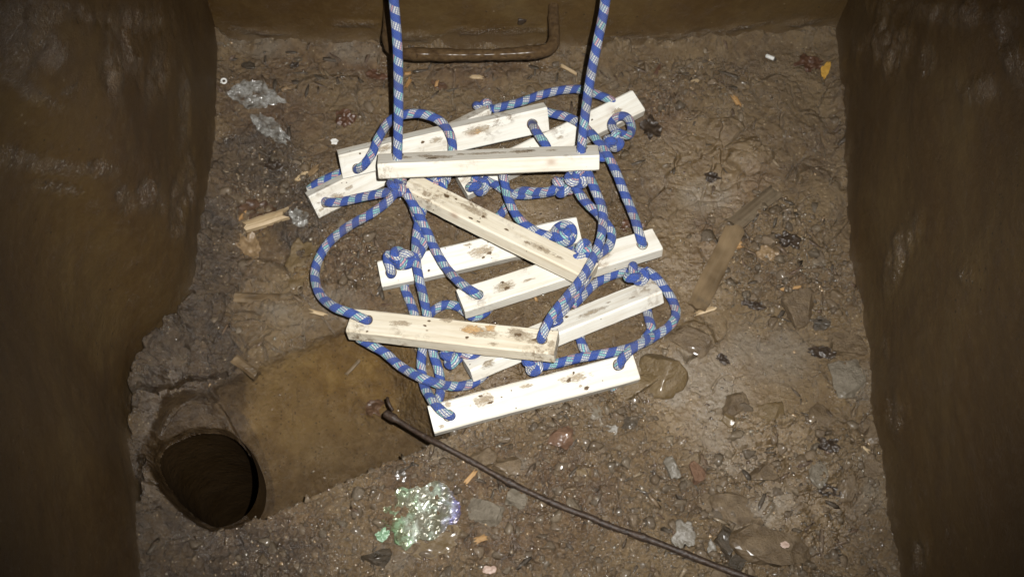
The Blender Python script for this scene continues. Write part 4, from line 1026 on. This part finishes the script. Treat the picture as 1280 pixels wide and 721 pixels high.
plank('plank', (972, 238), (914, 284), 21, .008, M['old_wood'], 1, z0=.0085, z1=.0085, ends=.15, label='grey soaked plank end sunk in the mud, upper of two in line', cat='plank')
plank('plank', (921, 282), (869, 388), 25, .008, M['brown_wood'], 2, z0=.0085, z1=.006, ends=.15, label='brown muddy plank sunk in the mud, lower of two in line', cat='plank')
plank('plank', (292, 372), (372, 375), 14, .012, M['brown_wood'], 3, z0=.001, z1=.001, label='short mud covered slat left of the ladder', cat='plank')
plank('plank', (292, 448), (322, 470), 12, .012, M['brown_wood'], 13, z0=.004, z1=.002, label='small board stub at the upper edge of the channel', cat='plank')
plank('wood_chip', (303, 284), (366, 265), 15, .009, M['chip_wood'], 4, up=.006, ends=.5, label='pale split piece of wood by the left wall', cat='wood chip')
SP = [(299, 277, 308, 262, 5, 'orange_wood', 'orange sliver at the left end of the pale split wood'), (366, 226, 390, 212, 9, 'chip_wood', 'flat tan chip left of the leftmost rung'),
      (385, 222, 400, 206, 8, 'tan', 'tan bark flake just above the leftmost rung'), (916, 116, 925, 135, 7, 'orange_wood', 'orange wood sliver standing in the mud at upper right'),
      (864, 103, 888, 98, 6, 'chip_wood', 'pinkish tan wood flake above the upper right mud lump'), (700, 82, 722, 93, 5, 'chip_wood', 'thin tan splinter between the iron step and the taut right rope'),
      (506, 112, 514, 96, 5, 'orange_wood', 'short orange splinter beside the taut left rope'), (503, 92, 514, 91, 5, 'orange_wood', 'tiny orange flake under the left end of the iron step'),
      (586, 95, 606, 97, 6, 'chip_wood', 'pale flake under the middle of the iron step'), (544, 112, 547, 100, 4, 'orange_wood', 'small upright orange flake below the iron step'),
      (579, 606, 597, 588, 5, 'orange_wood', 'orange splinter touching the stick'), (590, 678, 614, 668, 7, 'orange_wood', 'orange splinter right of the shiny film'),
      (666, 365, 672, 378, 3, 'orange_wood', 'thin tan splinter between two rungs in the heap'), (982, 268, 998, 262, 4, 'chip_wood', 'pale splinter right of the grey plank'),
      (915, 325, 932, 327, 4, 'chip_wood', 'pale flake right of the brown plank'), (866, 392, 898, 384, 6, 'chip_wood', 'tan splinter at the foot of the brown plank'),
      (972, 362, 1003, 359, 4, 'orange_wood', 'tan twig in the plant litter at right'), (826, 80, 818, 96, 5, 'red', 'reddish sliver near the far wall right of the taut rope'),
      (1088, 566, 1076, 556, 4, 'chip_wood', 'pale splinter by the foot of the right wall'), (385, 388, 410, 392, 5, 'chip_wood', 'muddy splinter left of the rung with mud clots'),
      (795, 300, 830, 285, 5, 'old_wood', 'dark sliver beside the right end of a white rung'), (430, 470, 452, 448, 4, 'brown_wood', 'thin sliver lying in the channel')]
matn = {'tan': 'tan_leaf', 'red': 'red_leaf'}
for i, (x0, y0, x1, y1, w, m, lab) in enumerate(SP):
    plank('splinter', (x0, y0), (x1, y1), w, .003, M[matn.get(m, m)], 40 + i, up=.004, ends=.8, label=lab, cat='splinter', group='wood splinters scattered in the mud')

# ------------------------------------------------------------------ leaves, films and small rubbish
def sheet(name, px, py, rx, ry, turn, mat, seed, crumple=.5, lobes=0, up=.004, thick=.0005, freq=1.0, N=22, facet=0.0, label=None, cat=None, group=None):
    s = 1 / 890.; c = on(px, py, up); r = random.Random(seed)
    u = np.linspace(-1, 1, N); U, W = np.meshgrid(u, u)
    # square -> disc, then uneven outline
    dx = U * np.sqrt(1 - W * W / 2); dy = W * np.sqrt(1 - U * U / 2)
    ang = np.arctan2(dy, dx); rad = np.hypot(dx, dy)
    k = 1 + .22 * fbm(np.cos(ang) * 1.5, np.sin(ang) * 1.5, 1.3, 3, seed) * 1.6 + (.10 * np.cos(lobes * ang + seed) if lobes else 0) - .3 * np.clip(fbm(np.cos(ang) * 1.6, np.sin(ang) * 1.6, 1.5, 2, seed + 50), 0, 1) * (N < 30)
    x = dx * k * rx * s * 1.1; y = dy * k * ry * s * 1.2
    sz = min(rx, ry) * s
    z = .6 * crumple * sz * (fbm(x, y, 1.2 / sz * freq, 3, seed + 3) + .4 * np.abs(fbm(x, y, 2.6 / sz * freq, 2, seed + 8))) + .0003
    ta = math.radians(-turn); ca, sa = math.cos(ta), math.sin(ta)
    if facet:
        rs = np.random.default_rng(seed); z = z + facet * rs.uniform(-1, 1, z.shape) * .0012; x = x + rs.uniform(-.0006, .0006, x.shape); y = y + rs.uniform(-.0006, .0006, y.shape)
    X2, Y2 = x * ca - y * sa, x * sa + y * ca
    T = np.stack([X2, Y2, z], -1); Bm = T - np.array([0, 0, thick])
    V = np.concatenate([T.reshape(-1, 3), Bm.reshape(-1, 3)]); idx = np.arange(N * N).reshape(N, N); F = []
    for i in range(N - 1):
        for j in range(N - 1):
            a, b, d, e = idx[i, j], idx[i, j+1], idx[i+1, j+1], idx[i+1, j]
            F.append((a, b, d, e)); F.append((a + N*N, e + N*N, d + N*N, b + N*N))
    ring = [*idx[0, :], *idx[1:, -1], *idx[-1, -2::-1], *idx[-2:0:-1, 0]]
    for a, b in zip(ring, ring[1:] + ring[:1]): F.append((a, a + N*N, b + N*N, b))
    o = mesh(name, V, F, mat, None, not facet); o.location = c
    return tag(o, label, cat, group)

sheet('yellow_leaf', 1031, 90, 5, 14, 20, M['yellow_leaf'], 2, .4, label='small bright yellow leaf in the far right corner', cat='leaf')
sheet('dead_leaf', 1012, 80, 18, 11, 0, M['red_leaf'], 3, .8, 5, label='dark reddish crumpled leaf beside the yellow leaf', cat='leaf')
sheet('dead_leaf', 986, 301, 15, 9, 20, M['dark_leaf'], 4, .9, 5, label='black crumpled leaf at right of the planks', cat='leaf')
sheet('dead_leaf', 942, 381, 13, 5, 15, M['dark_leaf'], 5, .8, label='narrow dark leaf between the planks and the flat stone', cat='leaf')
sheet('dead_leaf', 890, 222, 10, 6, 0, M['dark_leaf'], 6, .9, 3, label='purplish black leaf above the grey plank', cat='leaf')
sheet('dead_leaf', 1027, 440, 15, 6, 5, M['dark_leaf'], 7, .8, label='dark ribbed leaf lying beside the right wall stones', cat='leaf')
sheet('dead_leaf', 904, 449, 8, 5, 30, M['dark_leaf'], 8, .7, label='small dark scrap right of the ochre clay lump', cat='leaf')
sheet('dead_leaf', 432, 148, 13, 10, 40, M['red_leaf'], 9, 1., 5, label='dark red leaf above the left rungs', cat='leaf')
sheet('dead_leaf', 368, 110, 20, 6, 0, M['tan_leaf'], 10, .8, label='curled tan leaf right of the clear plastic', cat='leaf')
sheet('dead_leaf', 322, 268, 26, 16, 20, M['leaf'], 11, .5, label='dark leaf matted under the pale split wood', cat='leaf')
sheet('dead_leaf', 312, 308, 12, 18, -30, M['tan_leaf'], 12, .7, label='curled tan leaf below the pale split wood', cat='leaf')
sheet('dead_leaf', 380, 330, 22, 30, 0, M['clay'], 13, .25, up=.002, label='broad flat ochre leaf between left wall and curved rope', cat='leaf')
sheet('dead_leaf', 342, 208, 10, 8, 0, M['dark_leaf'], 14, .9, 4, label='dark leaf scrap above the pale split wood', cat='leaf')
sheet('dead_leaf', 462, 508, 16, 12, 30, M['leaf'], 15, .8, 4, up=.003, label='ragged brown leaf stuck in the channel', cat='leaf')
sheet('dead_leaf', 368, 82, 6, 5, 0, M['dark_leaf'], 16, .8, 4, label='black leaf dot near the far wall at left', cat='leaf')
sheet('dead_leaf', 548, 106, 12, 5, 30, M['leaf'], 17, .8, 3, label='brown leaf just under the iron step', cat='leaf')
sheet('dead_leaf', 470, 94, 14, 7, 20, M['red_leaf'], 18, .8, 3, label='reddish leaf under the left end of the iron step', cat='leaf')
sheet('dead_leaf', 960, 318, 13, 8, 20, M['tan_leaf'], 19, .7, 3, label='tan leaf in the litter right of the brown plank', cat='leaf')
sheet('dead_leaf', 920, 306, 9, 6, 20, M['orange_wood'], 20, .7, 3, label='rusty brown leaf at the junction of the planks', cat='leaf')
sheet('dead_leaf', 1035, 555, 12, 8, 20, M['dark_leaf'], 21, .9, 4, label='dark ragged leaf among the stones at lower right', cat='leaf')
sheet('dead_leaf', 1040, 612, 15, 6, 10, M['dark_leaf'], 22, .9, 4, label='black litter scrap near the lower right wall', cat='leaf')
sheet('dead_leaf', 815, 160, 12, 14, 0, M['dark_leaf'], 23, .7, 5, label='dark matted leaves beside the knotted right rung end', cat='leaf')
sheet('dead_leaf', 790, 282, 14, 8, 0, M['red_leaf'], 24, .7, 4, up=.002, label='dark red leaf bits right of the long diagonal rope', cat='leaf')
sheet('shiny_film', 525, 640, 40, 29, -15, M['iris'], 31, .35, freq=1.9, N=34, facet=.9, up=.008, label='crumpled iridescent green and violet film in the mud', cat='film')
sheet('shiny_film', 528, 672, 40, 20, 10, M['clay'], 32, .25, freq=1.2, N=30, up=.003, label='muddy brown part of film below the iridescent one', cat='film')
sheet('green_foil', 479, 668, 8, 6, -30, M['green_foil'], 33, .7, label='tiny green foil scrap left of the iridescent film', cat='foil')
sheet('plastic_film', 318, 118, 36, 16, 12, M['film'], 34, .7, freq=1.5, N=24, facet=1.0, label='crumpled clear plastic film near the far left corner', cat='plastic film')
sheet('plastic_film', 335, 160, 30, 11, 40, M['film'], 35, .8, freq=1.4, N=22, facet=1.0, label='clear plastic film strip below the first crumpled film', cat='plastic film')
sheet('plastic_film', 374, 274, 13, 10, 40, M['film'], 36, .8, freq=1.4, label='small clear film scrap right of the pale split wood', cat='plastic film')
sheet('plastic_film', 308, 108, 9, 7, 10, M['silver'], 37, .9, freq=1.4, label='bright folded corner of plastic on the clear film', cat='plastic film')
sheet('paper_scrap', 418, 177, 5, 4, 30, M['white'], 38, .4, up=.006, N=10, label='tiny white scrap above the upper left rung', cat='scrap')
sheet('paper_scrap', 612, 712, 7, 4, 0, M['pinkish'], 39, .8, N=12, label='pinkish white scrap at the bottom edge under the stick', cat='scrap')
sheet('paper_scrap', 981, 681, 4.5, 3.5, 0, M['pinkish'], 45, .6, up=.02, N=12, label='pale chip on the big muddy stone', cat='scrap')
sheet('foil_scrap', 855, 668, 12, 14, 0, M['silver'], 41, .3, up=.003, N=14, label='pale grey flat scrap just above the stick', cat='scrap')
sheet('foil_scrap', 890, 685, 5, 9, 0, M['silver'], 42, .4, up=.004, N=14, label='narrow pale scrap above the stick end', cat='scrap')

# white ring
def torus(R, r, n=28, m=10):
    V, F = [], []
    for i in range(n):
        a = 2 * PI * i / n
        for k in range(m):
            b = 2 * PI * k / m; V.append(((R + r * math.cos(b)) * math.cos(a), (R + r * math.cos(b)) * math.sin(a), r * .8 * math.sin(b)))
            F.append((i*m+k, ((i+1)%n)*m+k, ((i+1)%n)*m+(k+1)%m, i*m+(k+1)%m))
    return V, F
V, F = torus(.0036, .0016)
o = mesh('plastic_ring', V, F, M['white']); o.location = on(280, 102, .006); o.rotation_euler = (.3, .2, 0)
tag(o, 'tiny white plastic ring at the foot of the left wall', 'ring')
# cigarette end
ce = empty('cigarette_end', on(963, 72, .005))
tag(ce, 'white cigarette end near the far right corner', 'cigarette end')
d = Vector((1, -.55, 0)).normalized()
tube('paper', [d * -.007, d * -.003, d * .002, d * .006], .0032, M['white'], ce, 12)
tube('ash_tip', [d * .0055, d * .009], .0030, M['dark_stone'], ce, 12)
# small dark lump on the far wall
V, F = stone_mesh(.009, .004, .006, 77)
o = mesh('mud_clot', V, F, M['dark_leaf']); p = at(652, 26, .05); wy0 = at(652, 62, 0).y
k = (wy0 - 0) / 1.0
# find the height where the view through (652,26) meets the wall
lo, hi = 0.0, .4
for _ in range(30):
    mid = (lo + hi) / 2
    if at(652, 26, mid).y > wy0 - .003: lo = mid
    else: hi = mid
o.location = at(652, 26, lo)
tag(o, 'black clot stuck on the far wall inside the iron step', 'mud clot')
